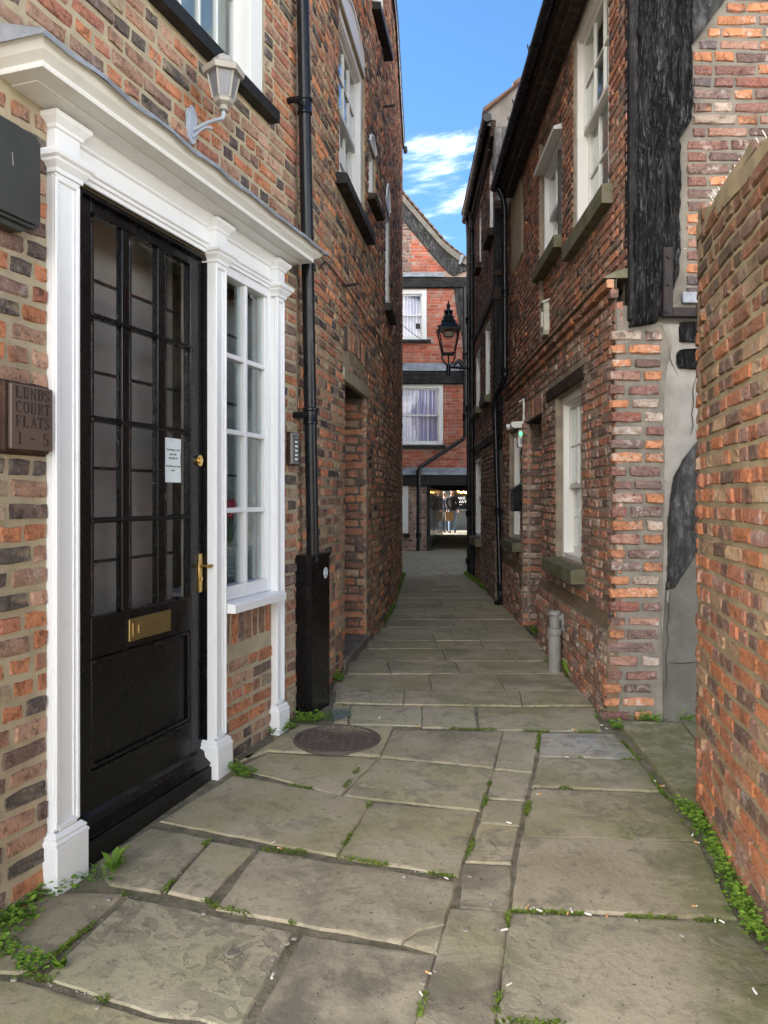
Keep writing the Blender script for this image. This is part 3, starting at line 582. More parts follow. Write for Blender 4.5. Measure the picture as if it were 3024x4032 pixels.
# ---------------------------------------------------------------- ground and pavement
def gz(Y): return -0.03*max(0, 5-max(Y, -2))
def structure(name, mb, mat, **k):
    o = mb.build(name, mat, **k); o['kind'] = 'structure'; return o
m = MB(); ys = [-30, -2, 5, 14, 20.2, 29.3]
for a, b in zip(ys, ys[1:]): m.add([(-40, a, gz(a)-.07), (40, a, gz(a)-.07), (40, b, gz(b)-.07), (-40, b, gz(b)-.07)], [(0, 1, 2, 3)])
structure('ground', m, M['ground'])
m = MB(); m.add([(-400, 29.3, -.065), (400, 29.3, -.065), (400, 900, -.065), (-400, 900, -.065)], [(0, 1, 2, 3)])
m.add([(-400, -600, -.30), (400, -600, -.30), (400, -30, -.30), (-400, -30, -.30)], [(0, 1, 2, 3)])
structure('far_ground', m, M['ground'])
m = MB(); ny, nx = 120, 44
for j in range(ny+1):
    Y = .4+21.2*(j/ny)**1.4
    for i in range(nx+1):
        X = -3+6.4*i/nx; m.v.append((X, Y, gz(Y)-.009+.002*mnoise.noise((X*5, Y*5, 0)))); m.c.append((1, 1, 1))
m.f = [(j*(nx+1)+i, j*(nx+1)+i+1, (j+1)*(nx+1)+i+1, (j+1)*(nx+1)+i) for j in range(ny) for i in range(nx)]; m.m = [0]*len(m.f)
PAVE = structure('pavement', m, M['soil'], smooth=True)

def inset(poly, d):
    out = []; n = len(poly); A = sum(poly[i][0]*poly[(i+1) % n][1]-poly[(i+1) % n][0]*poly[i][1] for i in range(n)); sg = 1 if A > 0 else -1
    for i in range(n):
        p0, p1, p2 = poly[i-1], poly[i], poly[(i+1) % n]
        d1 = Vector((p1[0]-p0[0], p1[1]-p0[1])).normalized(); d2 = Vector((p2[0]-p1[0], p2[1]-p1[1])).normalized()
        n1, n2 = Vector((-d1.y, d1.x))*sg, Vector((-d2.y, d2.x))*sg; b = (n1+n2); L = b.length
        b = b/L if L > 1e-4 else n1; k = d/max(.4, b.dot(n1)); out.append((p1[0]+b.x*k, p1[1]+b.y*k))
    return out
FC = [(.345, .305, .175), (.315, .280, .160), (.365, .318, .180), (.27, .240, .155), (.325, .298, .195), (.285, .238, .160)]
def shade(a, b):
    k = R.uniform(a, b); return tuple(q*k*R.uniform(.985, 1.015) for q in R.choice(FC))
def flag(poly, gap=-.002, dz=0., col=None, fine=.055):
    P0 = inset(poly, gap); pts = []
    n = len(P0)
    for i in range(n):
        a, b = P0[i], P0[(i+1) % n]; L = math.dist(a, b); k = max(2, int(L/fine))
        tx, ty = (b[0]-a[0])/max(L, 1e-6), (b[1]-a[1])/max(L, 1e-6); ph = R.random()*9
        for q in range(k):
            f = q/k; w = mnoise.noise((f*L*9+ph, ph, 1))*.006+R.uniform(-1, 1)*.0022; w *= 0 if q == 0 else 1
            pts.append((a[0]+(b[0]-a[0])*f-ty*w, a[1]+(b[1]-a[1])*f+tx*w))
    A = sum(pts[i][0]*pts[(i+1) % len(pts)][1]-pts[(i+1) % len(pts)][0]*pts[i][1] for i in range(len(pts)))
    if A < 0: pts = pts[::-1]
    cx, cy = sum(q[0] for q in pts)/len(pts), sum(q[1] for q in pts)/len(pts); ta, tb = R.uniform(-.004, .004), R.uniform(-.004, .004)
    top = lambda x, y: gz(y)+dz+(x-cx)*ta+(y-cy)*tb+.0035*mnoise.noise((x*3.2, y*3.2, 5))
    r2 = inset(pts, .006); r3 = inset(pts, .022); N = len(pts); m = MB(); c = col or shade(.85, 1.12)
    m.add([(x, y, top(x, y)-.05) for x, y in pts]+[(x, y, top(x, y)-.005-R.random()*.003) for x, y in pts]+[(x, y, top(x, y)-.001) for x, y in r2]+[(x, y, top(x, y)) for x, y in r3],
          [(k*N+i, k*N+(i+1) % N, (k+1)*N+(i+1) % N, (k+1)*N+i) for k in range(3) for i in range(N)]+[tuple(range(3*N, 4*N))], c)
    return m.build('flagstone', M['flag'], PAVE, col=True, smooth=35)
for i, p in enumerate(FLAGS):
    c = None
    if i == 12: c = (.36, .345, .31)
    if i == 8: c = (.32, .28, .18)
    if i in (10, 11, 25): c = (.165, .142, .105)
    flag(p, dz=R.uniform(-.004, .004)+(.02 if i == 18 else 0), col=c)
def xl(Y):
    if Y > 13.95: return -1.6
    for (x0, y0), (x1, y1) in zip(L2P, L2P[1:]):
        if Y <= y1: return x0+(x1-x0)*(Y-y0)/(y1-y0)+.02
    return .36
def xr(Y): return 1.42+.028*(Y-5) if Y < 10.3 else (1.5+.025*(Y-10.3) if Y < 14.2 else 3.2)
L2P = [(-.4808, 5.4214), (-.355, 6.10), (-.165, 7.45), (-.015, 8.45), (.14, 10.2), (.335, 13.9)]
rows = [5.585, 6.12, 6.60, 7.15, 7.55, 7.95, 8.35, 8.85, 9.25, 9.75, 10.3, 10.75, 11.3, 11.75, 12.3, 12.9, 13.4, 14.0, 14.6, 15.1, 15.7, 16.3, 16.8, 17.4, 18.0, 18.6, 19.2, 19.8, 20.35]
for k, (a, b) in enumerate(zip(rows, rows[1:])):
    xa, xb = xl((a+b)/2), xr((a+b)/2); x = xa+R.uniform(-.3, .1); x0 = xa; sk = R.uniform(-.02, .02)
    while x0 < xb-.05:
        x1 = x0+R.uniform(.38, .95) if not (x0 == xa) else x0+R.uniform(.3, .8)
        if xb-x1 < .25: x1 = xb
        s = R.uniform(-.03, .03)
        flag([(x0, a+sk*x0), (x1, a+sk*x1), (x1+s, b+sk*x1), (x0+(s0_ if x0 > xa else 0), b+sk*x0)], gap=.004, dz=R.uniform(-.003, .003), fine=.1, col=shade(.75, .95))
        s0_ = s; x0 = x1
Y = 20.4
while Y < 29.3:
    Yn = Y+R.uniform(.5, .8); xc = 1.15+.113*(Y-20.3); q = R.uniform(.5, 1.0)
    for x0, x1 in ((xc-.1, xc+q), (xc+q, xc+1.6)): flag([(x0, Y), (x1, Y), (x1+.06, Yn), (x0+.06, Yn)], gap=.007, fine=.15, col=tuple(v*.7 for v in R.choice(FC)))
    Y = Yn
m = MB(); m.add([(-30, 29.4, -.004), (30, 29.4, -.004), (30, 36, -.004), (-30, 36, -.004)], [(0, 1, 2, 3)])
structure('street', m, mat_rough('pale_street_paving', (.30, .27, .22), (.24, .215, .18), 2, .5, bump=.2))

# ---------------------------------------------------------------- the near house with the black door (left)
A = rad(18.2); D1 = (math.sin(A), math.cos(A)); N1 = (D1[1], -D1[0]); O1 = -2.09
L1 = Frame((N1[0]*O1, N1[1]*O1), D1, N1)                       # the brick face
LD = Frame((N1[0]*(O1-.06), N1[1]*(O1-.06)), D1, N1)             # the timber of the doorcase is fixed a little behind it
S1 = 4.557
P1 = Path([L1.p(1.0, 0, 0)[:2], L1.p(S1, 0, 0)[:2]], True, 1.0)  # cut short out of view so sun reaches the yard behind
NEAR = thing('brick_house', 'brick house with the black glazed door in a white doorcase', 'house', L1.p(3, 0, 0))
door_h = (2.48, 3.53, -.2, 2.66, .2); side_h = (3.60, 4.21, .80, 2.66, .12); topw_h = (2.99, 4.095, 3.72, 5.5, .12)
sheet(P1, 1.0, S1, -.2, 7.75, [door_h, side_h, topw_h, (2.40, 4.26, 2.64, 2.88, .08)], M['mortar_l'], NEAR, v=-.0035)
blk = [(2.34, 3.60, -.3, 2.9), (3.58, 4.3, .80, 2.9), (4.19, 4.28, -.3, .82), (2.1, 4.36, 2.84, 2.93), topw_h[:4], (2.95, 4.17, 3.62, 3.72)]
recs = lay(P1, 1.35, S1-.005, -.12, 5.3, blk+[(3.60, 4.2, .585, .8)], .0795, .0185, .205, .098, .5, .002)
recs += soldiers(P1, 3.62, 4.18, .60, .195, 7)
build_bricks(recs, 'l', M['brick_l'], NEAR, 1.25)
back = [L1.p(S1, -6, 0)[:2], L1.p(1.0, -6, 0)[:2]]
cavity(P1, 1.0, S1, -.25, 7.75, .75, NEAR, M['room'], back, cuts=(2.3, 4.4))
m = MB(); m.prism(L1, [(.28, 7.72), (.28, 7.80), (-6.2, 11.2), (-6.2, 11.1)], .9, S1); m.build('roof', M['tile'], NEAR)

# doorcase: pilasters, entablature, cornice and lead
DC = MB(); F = LD
def pil(u0, u1, zt):
    k = MB(); c0, c1 = u0, u1
    k.box(F, c0, c1, -.02, .088, .13, 2.63, .003)
    for a, b in ((c0, c0+.018), (c1-.018, c1)): k.box(F, a, b, .085, .10, .16, 2.60, .004)
    for a, b in ((.15, .175), (2.585, 2.605)): k.box(F, c0+.017, c1-.017, .085, .10, a, b, .004)
    k.box(F, c0+.026, c0+.032, .085, .094, .18, 2.58, .002); k.box(F, c1-.032, c1-.026, .085, .094, .18, 2.58, .002)
    p = k.build('pilaster', M['white'], DCO)
    b = MB(); b.box(F, c0-.022, c1+.022, -.02, .122, zt, .108, .004)
    b.sweep(F, [(0, .106), (.022, .108), (.022, .118), (.014, .126), (.016, .136), (.003, .150), (0, .152)], [(c0-.001, -.02), (c0-.001, .10), (c1+.001, .10), (c1+.001, -.02)])
    b.build('plinth_block', M['white'], DCO)
    q = MB(); q.sweep(F, [(0, 2.612), (.006, 2.612), (.008, 2.628), (.026, 2.648), (.028, 2.656), (.040, 2.664), (.044, 2.676), (.040, 2.688), (.0, 2.70)], [(c0, -.02), (c0, .10), (c1, .10), (c1, -.02)])
    q.box(F, c0, c1, -.02, .098, 2.60, 2.80, .002)
    q.sweep(F, [(0, 2.775), (.008, 2.778), (.010, 2.79), (.030, 2.812), (.034, 2.828), (.0, 2.852)], [(c0, -.02), (c0, .098), (c1, .098), (c1, -.02)])
    q.build('capital', M['white'], DCO)
m = MB(); m.box(F, 2.33, 4.30, -.01, .05, 2.66, 2.852, .002)
m.sweep(F, [(0, 2.652), (.012, 2.652), (.014, 2.668), (.024, 2.672), (.026, 2.684), (.036, 2.69), (.038, 2.70), (.0, 2.708)], [(2.45, .05), (4.21, .05)])
m.sweep(F, [(0, 2.785), (.012, 2.79), (.016, 2.80), (.04, 2.825), (.045, 2.85), (0, 2.852)], [(2.45, .05), (4.21, .05)])
m.box(F, 2.50, 3.50, -.08, .052, 2.655, 2.70, .002)
DCO = m.build('doorcase', M['white'], NEAR)
pil(2.335, 2.468, -.125); pil(3.482, 3.592, -.08); pil(4.19, 4.292, -.05)
m = MB(); m.box(F, 3.578, 3.600, -.02, .05, .80, 2.66, .002); m.box(F, 4.186, 4.192, -.02, .05, .3, 2.66, .001)
m.build('jamb_lining', M['white'], DCO)
m = MB(); m.sweep(F, [(-.30, 2.853), (0.0, 2.853), (.003, 2.862), (-.008, 2.866), (.002, 2.874), (.030, 2.892), (.048, 2.912), (.052, 2.925), (-.30, 2.925)], [(2.10, 0), (2.10, .25), (4.385, .25), (4.385, 0)])
m.box(F, 2.10, 4.385, 0, .25, 2.8535, 2.924, 0)
m.box(F, 2.16, 4.32, .03, .175, 2.846, 2.8525, .002)
m.build('cornice', M['white_old'], DCO)
m = MB(); n = 40; vs = []
for i in range(n+1):
    u = 2.03+2.43*i/n; w = .005*mnoise.noise((u*5, 2, 1))+.006*mnoise.noise((u*23, 4, 1))
    for v, z in ((-.005, 3.03), (.12, 2.985), (.30, 2.935), (.318+w, 2.928+w*.5), (.320+w*.8, 2.908+w), (.310, 2.927)): vs.append(F.p(u, v, z+w*.3))
m.add(vs, [(i*6+j, (i+1)*6+j, (i+1)*6+j+1, i*6+j+1) for i in range(n) for j in range(5)])
for u in (2.03, 4.46): m.add([F.p(u, -.005, 3.03), F.p(u, .12, 2.985), F.p(u, .318, 2.928), F.p(u, .318, 2.912), F.p(u, -.005, 2.915)], [(0, 1, 2, 3, 4)])
m.build('lead_flashing', M['lead'], DCO, smooth=True)

# the door
F = L1; B = M['black']; m = MB(); vr = -.04
m.box(F, 2.48, 2.545, -.12, -.012, .03, 2.655); m.box(F, 3.480, 3.53, -.12, -.012, .03, 2.655); m.box(F, 2.545, 3.480, -.12, -.012, 2.62, 2.655)
frame = MB(); frame.v, frame.f, frame.c, frame.m = m.v, m.f, m.c, m.m; FR = frame.build('door_frame', B, NEAR)
m = MB(); cols = [(2.628, 2.836), (2.884, 3.100), (3.160, 3.369)]; rws = [(2.169, 2.575), (1.742, 2.147), (1.318, 1.716), (.905, 1.293)]
m.box(F, 2.548, 2.628, vr-.045, vr, .03, 2.622); m.box(F, 3.369, 3.477, vr-.045, vr, .03, 2.622)
m.box(F, 2.628, 3.369, vr-.045, vr, 2.575, 2.622); m.box(F, 2.628, 3.369, vr-.045, vr, .735, .905); m.box(F, 2.628, 3.369, vr-.045, vr, .03, .275)
m.box(F, 2.628, 3.369, vr-.040, vr-.016, .275, .735)
for a, b in ((2.632, 2.648), (3.349, 3.365)): m.box(F, a, b, vr-.016, vr-.002, .28, .73)
for a, b in ((.279, .297), (.713, .731)): m.box(F, 2.648, 3.349, vr-.016, vr-.002, a, b)
for (a0, a1), (b0, b1) in zip(cols, cols[1:]): m.box(F, a1, b0, vr-.040, vr-.006, .905, 2.575)
for (a0, a1), (b0, b1) in zip(rws[1:], rws): m.box(F, 2.628, 3.369, vr-.040, vr-.008, a1, b0); m.box(F, 2.628, 3.369, vr-.010, vr+.006, a1+.002, a1+.016)
m.prism(F, [(vr-.002, .03), (vr+.055, .03), (vr+.060, .045), (vr+.028, .072), (vr+.022, .10), (vr-.002, .115)], 2.53, 3.485)
DOOR = m.build('door', B, NEAR)
for a, b in cols:
    for c, d in rws: MB().box(F, a+.002, b-.002, vr-.026, vr-.021, c+.002, d-.002, 0).build('pane', M['glass_dark'], DOOR)
m = MB()
for i in range(3): u = cols[i][0]+.07; m.box(F, u, u+.018, vr-.075, vr-.055, .905, 2.575)
for z in (2.32, 1.93, 1.52, 1.12): m.box(F, 2.628, 3.369, vr-.078, vr-.062, z, z+.014)
m.build('security_grille', M['iron'], DOOR)
m = MB(); m.box(F, 2.865, 3.185, vr-.001, vr+.010, .765, .865, .003); m.box(F, 2.885, 3.165, vr+.008, vr+.014, .783, .847, .002); m.box(F, 2.92, 3.13, vr+.012, vr+.019, .795, .835, .003); m.build('letterbox', M['brass_old'], DOOR)
m = MB(); m.box(F, 3.432, 3.472, vr-.001, vr+.010, .915, 1.115, .003); m.tube([F.p(3.452, vr, 1.050), F.p(3.452, vr+.045, 1.050), F.p(3.462, vr+.055, 1.050), F.p(3.52, vr+.056, 1.053), F.p(3.54, vr+.054, 1.050)], [.011, .010, .010, .009, .012], 8)
m.disc(F, 3.452, vr+.008, vr+.014, .985, .010); m.build('handle', M['brass'], DOOR, smooth=True)
m = MB(); m.disc(F, 3.440, vr-.001, vr+.012, 1.59, .028); m.disc(F, 3.440, vr+.012, vr+.018, 1.59, .017); m.build('lock', M['brass'], DOOR, smooth=True)
m = MB(); m.box(F, 2.47, 3.477, -.12, .025, -.09, .028, .006); m.build('door_sill', M['sill_black'], NEAR)
m = MB(); m.box(F, 2.4, 3.6, -.34, -.30, 0, 2.7, 0); m.build('added_hall_wall', M['hall'], NEAR)  # added close behind the door to lighten the panes
# notice taped behind the glass
m = MB(); FN = F; vs = []
for i in range(7):
    for j in range(2): vs.append(F.p((3.172, 3.308)[j]+.003*math.sin(i*1.3+j), vr-.0205+.002, 1.69-.215*i/6))
m.add(vs, [(2*i, 2*i+1, 2*i+3, 2*i+2) for i in range(6)]); note = m.build('paper_notice', M['paper'])
tag(note, 'white printed paper notice on the black door glass', 'notice')

def text(s, F, u, v, z, size, mat, parent, name='lettering', depth=.0006, align='CENTER', ext=1.):
    c = D.curves.new(name, 'FONT'); c.body = s; c.size = size; c.extrude = depth; c.align_x = align; c.resolution_u = 3
    o0 = D.objects.new('tmp', c); COL.objects.link(o0); dg = bpy.context.evaluated_depsgraph_get(); dg.update()
    me = D.meshes.new_from_object(o0.evaluated_get(dg)); D.objects.remove(o0); D.curves.remove(c); me.name = name
    V = np.array([q.co[:] for q in me.vertices]); pts = [F.p(u+q[0]*ext, v+q[2], z+q[1]) for q in V]; me2 = MB(); me2.add(pts, [tuple(p.vertices) for p in me.polygons]); D.meshes.remove(me)
    return me2.build(name, mat, parent)
for s, z, sz in (('For packages or mail', 1.63, .013), ('please call:', 1.608, .013), ('2700 1400 178', 1.588, .013), ('The bell does not always', 1.550, .0125), ('work.', 1.530, .013)):
    text(s, F, 3.24, vr-.016, z, sz, M['ink'], note, 'printed_line')

# sidelight window
F2 = L1; m = MB(); u0, u1, z0, z1 = 3.605, 4.200, .845, 2.65; r = -.02
m.box(F, u0, u0+.045, r-.06, r+.015, z0, z1); m.box(F, u1-.045, u1, r-.06, r+.015, z0, z1); m.box(F, u0+.045, u1-.045, r-.06, r+.015, z1-.05, z1); m.box(F, u0+.045, u1-.045, r-.06, r+.015, z0, z0+.075)
for a, b in ((u0+.045, u0+.06), (u1-.06, u1-.045)): m.box(F, a, b, r-.045, r-.004, z0+.075, z1-.05)
rz = [.925, 1.318, 1.345, 1.748, 1.775, 2.162, 2.188, 2.60]
um = 3.900; m.box(F, um-.016, um+.016, r-.045, r+.006, .92, 2.60)
for a, b in ((1.318, 1.345), (1.748, 1.775), (2.162, 2.188)): m.box(F, u0+.055, u1-.055, r-.043, r+.003, a, b)
SL = m.build('sidelight_window', M['white'], NEAR)
for a, b in ((u0+.055, um-.014), (um+.014, u1-.055)):
    for i in range(0, 8, 2): MB().box(F, a, b, r-.028, r-.024, rz[i], rz[i+1], 0).build('pane', M['glass'], SL)
m = MB(); m.prism(F, [(-.06, .845), (.075, .838), (.085, .83), (.085, .790), (.0, .790), (-.06, .79)], 3.598, 4.215); m.build('window_sill', M['white'], SL)
m = MB()
for z in (2.32, 1.93, 1.52, 1.12): m.box(F, 3.64, 4.1, -.125, -.112, z, z+.014)
m.build('security_grille', M['iron'], SL)
m = MB(); m.box(F, 4.215, 4.235, -.42, -.085, .86, 2.62, .004); m.build('reveal_board', M['shutter'], SL); m = MB(); m.box(F, 3.62, 4.215, -.42, -.085, .86, .885, .004); m.build('inner_sill', M['shutter'], SL)
# vase of flowers on the inner sill
vz = thing('flower_vase', 'ribbed glass vase of red and yellow flowers behind the sidelight window', 'vase', F.p(4.11, -.25, .92))
m = MB(); c = F.p(4.11, -.25, .92); m.lathe(c, [(.035, 0)]+[(.038+.005*(i % 2), .012*i) for i in range(1, 14)]+[(.030, .17), (.034, .19), (.030, .19)], 16); m.build('vase', M['vase'], vz, smooth=True)
m = MB()
for q in ((-.03, 1.31), (.02, 1.33), (.0, 1.27), (.06, 1.30), (.12, 1.24), (-.05, 1.25)): m.tube([F.p(4.11, -.25, 1.08), F.p(4.11+q[0]*.5, -.25, 1.18), F.p(4.11+q[0]*.7, -.24, q[1])], .003, 5)
m.build('stem', M['stem'], vz)
for q in ((-.035, 1.33), (.015, 1.345), (-.01, 1.285), (.05, 1.32)):
    m = MB(); m.ball(F.p(4.11+q[0], -.24, q[1]+.02), .028, 9, 6)
    for k in range(6): a = k*1.05; m.ball(F.p(4.11+q[0]+.018*math.cos(a), -.23, q[1]+.02+.018*math.sin(a)), .014, 6, 4)
    m.build('flower', M['petal_r'], vz, smooth=True)
m = MB()
for q in ((.13, 1.25), (.12, 1.21), (.145, 1.18), (.135, 1.28)):
    for k in range(5): a = k*1.26; m.ball(F.p(4.04+q[0]+.014*math.cos(a), -.17, q[1]+.014*math.sin(a)), .011, 6, 4)
m.build('flower', M['petal_y'], vz, smooth=True)['label'] = 'yellow flower spray'

# upper window above the doorcase
UW = sash(NEAR, P1, *topw_h[:4], .02, 4, (3, 2), M['white_old'], fw=.16, meet=4.68, sill=None, curtain=(M['blind'], 0.0, 1., .0, 1.))
m = MB(); m.prism(F, [(-.03, 3.725), (.055, 3.712), (.065, 3.705), (.065, 3.635), (-.01, 3.64)], 2.95, 4.17); m.build('window_sill', M['sill_black'], UW)
# things fixed to the near house
# wall lamp
lp = thing('wall_lamp', 'white six-sided wall lantern on a bracket above the white cornice', 'lamp', L1.p(3.385, 0, 3.240))
L0 = L1; L1 = Frame(L0.p(-.085, 0, 0)[:2], D1, N1)
m = MB(); F = L1; pz = [(-.030, 3.160), (-.012, 3.145), (0, 3.138), (.012, 3.145), (.030, 3.160), (.042, 3.195), (.036, 3.230), (.042, 3.270), (.030, 3.305), (.016, 3.312), (0, 3.332), (-.016, 3.312), (-.030, 3.305), (-.042, 3.270), (-.036, 3.230), (-.042, 3.195)]
m.prism(F, [(3.385+a, z) for a, z in pz], 0, .014, 'uz'); m.prism(F, [(3.385+a*.75, 3.275+(z-3.275)*.8) for a, z in pz], .014, .022, 'uz')
m.build('back_plate', M['lampb'], lp)
m = MB(); m.tube([L1.p(3.385, .015, 3.210), L1.p(3.385, .05, 3.215), L1.p(3.385, .10, 3.232), L1.p(3.385, .15, 3.238), L1.p(3.385, .178, 3.240), L1.p(3.385, .186, 3.252), L1.p(3.385, .186, 3.275)], [.015, .012, .009, .009, .010, .010, .009], 8)
m.tube([L1.p(3.385, .018, 3.175), L1.p(3.385, .05, 3.195), L1.p(3.385, .09, 3.210), L1.p(3.385, .115, 3.205), L1.p(3.385, .118, 3.196)], [.009, .007, .006, .006, .008], 7)
m.build('arm', M['lampb'], lp, smooth=True)
c = L1.p(3.385, .186, 3.275); rot = A
m = MB(); m.lathe(c, [(.018, 0), (.024, .005), (.024, .012), (.018, .016), (.020, .024), (.03, .03)], 12); m.lathe(c, [(.03, .028), (.046, .036), (.048, .05), (.052, .056), (.0, .056)], 6, rot)
for k in range(6):
    a = rot+k*math.pi/3; m.tube([(c[0]+.050*math.cos(a), c[1]+.050*math.sin(a), c[2]+.054), (c[0]+.080*math.cos(a), c[1]+.080*math.sin(a), c[2]+.19)], .0055, 5)
m.lathe(c, [(.076, .178), (.082, .178), (.085, .20), (.0, .20)], 6, rot)
m.build('lantern_frame', M['lampw'], lp)
for k in range(6):
    a0, a1 = rot+k*math.pi/3, rot+(k+1)*math.pi/3
    pt = lambda a, r, z: (c[0]+r*math.cos(a), c[1]+r*math.sin(a), c[2]+z)
    MB().add([pt(a0, .048, .055), pt(a1, .048, .055), pt(a1, .077, .18), pt(a0, .077, .18)], [(0, 1, 2, 3)]).build('lantern_pane', M['frost'], lp)
m = MB(); m.lathe(c, [(.098, .170), (.102, .188), (.104, .196), (.062, .222), (.050, .246), (.040, .256), (.012, .262), (.012, .275), (.0, .280)], 6, rot); m.build('lantern_roof', M['lampw'], lp)
L1 = Frame(LD.p(0, .022, 0)[:2], D1, N1); LQ = L1
# plaque
pq = thing('name_plaque', 'brown plaque reading LUNDS COURT FLATS 1 - 5 on a dark board', 'plaque', LD.p(2.21, 0, 1.56))
F = LQ; m = MB(); m.box(F, 2.085, 2.325, .0, .045, 1.552, 1.815, .004); m.box(F, 2.093, 2.317, .045, .070, 1.560, 1.807, .008); m.build('board', M['plaque_wood'], pq)
m = MB(); m.box(F, 2.112, 2.312, .070, .084, 1.570, 1.797, .003); m.build('plate', M['bronze'], pq)
LET = dict(L=[(.0, 0, .22, 1), (0, 0, .62, .1), (.55, 0, .62, .25), (0, .94, .32, 1)], U=[(.06, .2, .22, 1), (.50, .2, .58, 1), (.1, 0, .54, .1), (.05, .1, .2, .24), (.46, .1, .58, .24), (0, .94, .3, 1), (.42, .94, .66, 1)],
 N=[(.04, 0, .12, 1), (.52, 0, .60, 1), ('d', .06, 1, .58, 0, .15), (0, 0, .2, .06), (.44, .94, .68, 1)], D=[(.06, 0, .22, 1), (0, 0, .4, .07), (0, .93, .4, 1), (.4, .03, .5, .16), (.4, .84, .5, .97), (.48, .12, .64, .88)],
 S=[(.04, .55, .2, .86), (.36, .14, .54, .48), (.14, .93, .42, 1), (.14, 0, .42, .07), ('d', .08, .64, .5, .38, .13), (.48, .74, .54, .95), (.02, .05, .08, .27), (.4, .86, .5, .95), (.06, .05, .16, .14)], C=[(.02, .2, .18, .8), (.16, .9, .5, 1), (.16, 0, .5, .1), (.08, .1, .22, .22), (.08, .78, .22, .92), (.52, .7, .58, .98), (.5, .06, .58, .18)],
 O=[(.02, .2, .18, .8), (.54, .2, .70, .8), (.2, .92, .52, 1), (.2, 0, .52, .08), (.09, .08, .24, .22), (.48, .08, .62, .22), (.09, .78, .24, .92), (.48, .78, .62, .92)], R=[(.06, 0, .22, 1), (0, 0, .32, .06), (0, .93, .42, 1), (.2, .46, .42, .53), (.42, .56, .58, .92), ('d', .36, .5, .64, 0, .15)],
 T=[(.24, 0, .40, 1), (.14, 0, .5, .06), (0, .92, .64, 1), (0, .74, .06, .95), (.58, .74, .64, .95)], F=[(.06, 0, .22, 1), (0, 0, .32, .06), (0, .93, .58, 1), (.2, .48, .44, .56), (.52, .76, .58, .95), (.4, .4, .46, .64)],
 A=[('d', .10, 0, .36, 1, .08), ('d', .62, 0, .36, 1, .17), (.2, .30, .5, .37), (0, 0, .22, .06), (.48, 0, .76, .06)])
LET['1'] = [(.14, 0, .30, 1), (.04, 0, .40, .06), (.04, .86, .2, .94)]; LET['-'] = [(.05, .42, .5, .54)]
LET['5'] = [(.08, .55, .18, 1), (.08, .92, .54, 1), (.16, .52, .42, .6), (.42, .14, .58, .5), (.12, 0, .42, .08), (.02, .05, .12, .22), (.36, .06, .5, .14), (.36, .46, .5, .55)]
def letter(ch, u, z, h, w):
    k = MB(); k2 = w/.66
    for q in LET[ch]:
        if q[0] == 'd':
            _, a, b, c_, d_, th = q; th = th*w
            k.prism(L1, [(u+a*k2-th/2, z+b*h), (u+a*k2+th/2, z+b*h), (u+c_*k2+th/2, z+d_*h), (u+c_*k2-th/2, z+d_*h)], .0838, .0855, 'uz')
        else: k.box(L1, u+q[0]*k2, u+q[2]*k2, .0838, .0853, z+q[1]*h, z+q[3]*h, 0)
    return k.build('letter', M['bronze_d'], pq)
for s, z, h in (('LUNDS', 1.748, .040), ('COURT', 1.698, .040), ('FLATS', 1.648, .040)):
    for i, ch in enumerate(s): letter(ch, 2.133+i*.0342, z, h, .027)
letter('1', 2.142, 1.588, .043, .030); letter('-', 2.200, 1.588, .043, .03); letter('5', 2.262, 1.588, .043, .032)
m = MB()
for u in (2.121, 2.303):
    for z in (1.579, 1.788): m.disc(L1, u, .083, .0865, z, .004, 8)
m.build('screw', M['brass_old'], pq)
# dark box high on the wall
bb = thing('meter_box', 'dark green metal box high on the wall left of the doorcase', 'box', L1.p(1.95, 0, 2.33))
m = MB(); F = LD
def rr(u0, u1, z0, z1, r): return [(u+r*math.cos(a), z+r*math.sin(a)) for (u, z, a0) in ((u1-r, z1-r, 0), (u0+r, z1-r, 1), (u0+r, z0+r, 2), (u1-r, z0+r, 3)) for a in [(a0+i/4)*math.pi/2 for i in range(5)]]
m.prism(F, rr(1.70, 2.215, 2.345, 2.675, .028), .0, .135, 'uz'); m.prism(F, rr(1.712, 2.203, 2.357, 2.663, .024), .135, .148, 'uz')
m.prism(F, [(1.72, 2.346), (2.19, 2.346), (2.15, 2.325), (1.76, 2.325)], .01, .12, 'uz'); m.build('casing', M['darkbox'], bb)
m = MB()
for z in (2.575, 2.545, 2.512, 2.482): m.disc(F, 1.995, .147, .1495, z, .009, 10)
m.build('vent_hole', M['wire'], bb); m = MB(); m.prism(F, [(2.072, 2.565), (2.076, 2.565), (2.079, 2.522), (2.076, 2.522)], .147, .1492, 'uz'); m.build('scratch', M['chip'], bb)
m = MB(); m.tube([F.p(1.965, .03, 2.34), F.p(1.968, .028, 2.15), F.p(1.962, .03, 2.02), F.p(1.93, .02, 1.9)], .012, 8); m.build('conduit', M['wire'], bb, smooth=True)
# door entry panel
L1 = L0; F = L1
dp = thing('entry_panel', 'steel door entry panel with six bell buttons beside the downpipe', 'door bell', L1.p(4.46, 0, 1.61))
m = MB(); m.box(F, 4.392, 4.520, 0, .022, 1.605, 1.815, .002); m.build('backing', M['timber_b'], dp)
m = MB(); m.box(F, 4.400, 4.512, .022, .036, 1.612, 1.808, .003); m.build('face_plate', M['steel'], dp)
for i in range(6):
    z = 1.780-.0275*i; m = MB(); m.box(F, 4.430, 4.498, .035, .040, z-.010, z+.011, .001); b = m.build('bell_button', M['ink_dark'], dp)
    MB().box(F, 4.435, 4.480, .0402, .0412, z-.006, z+.007, 0).build('name_card', M['paper'] if i else M['grey_pl'], b)
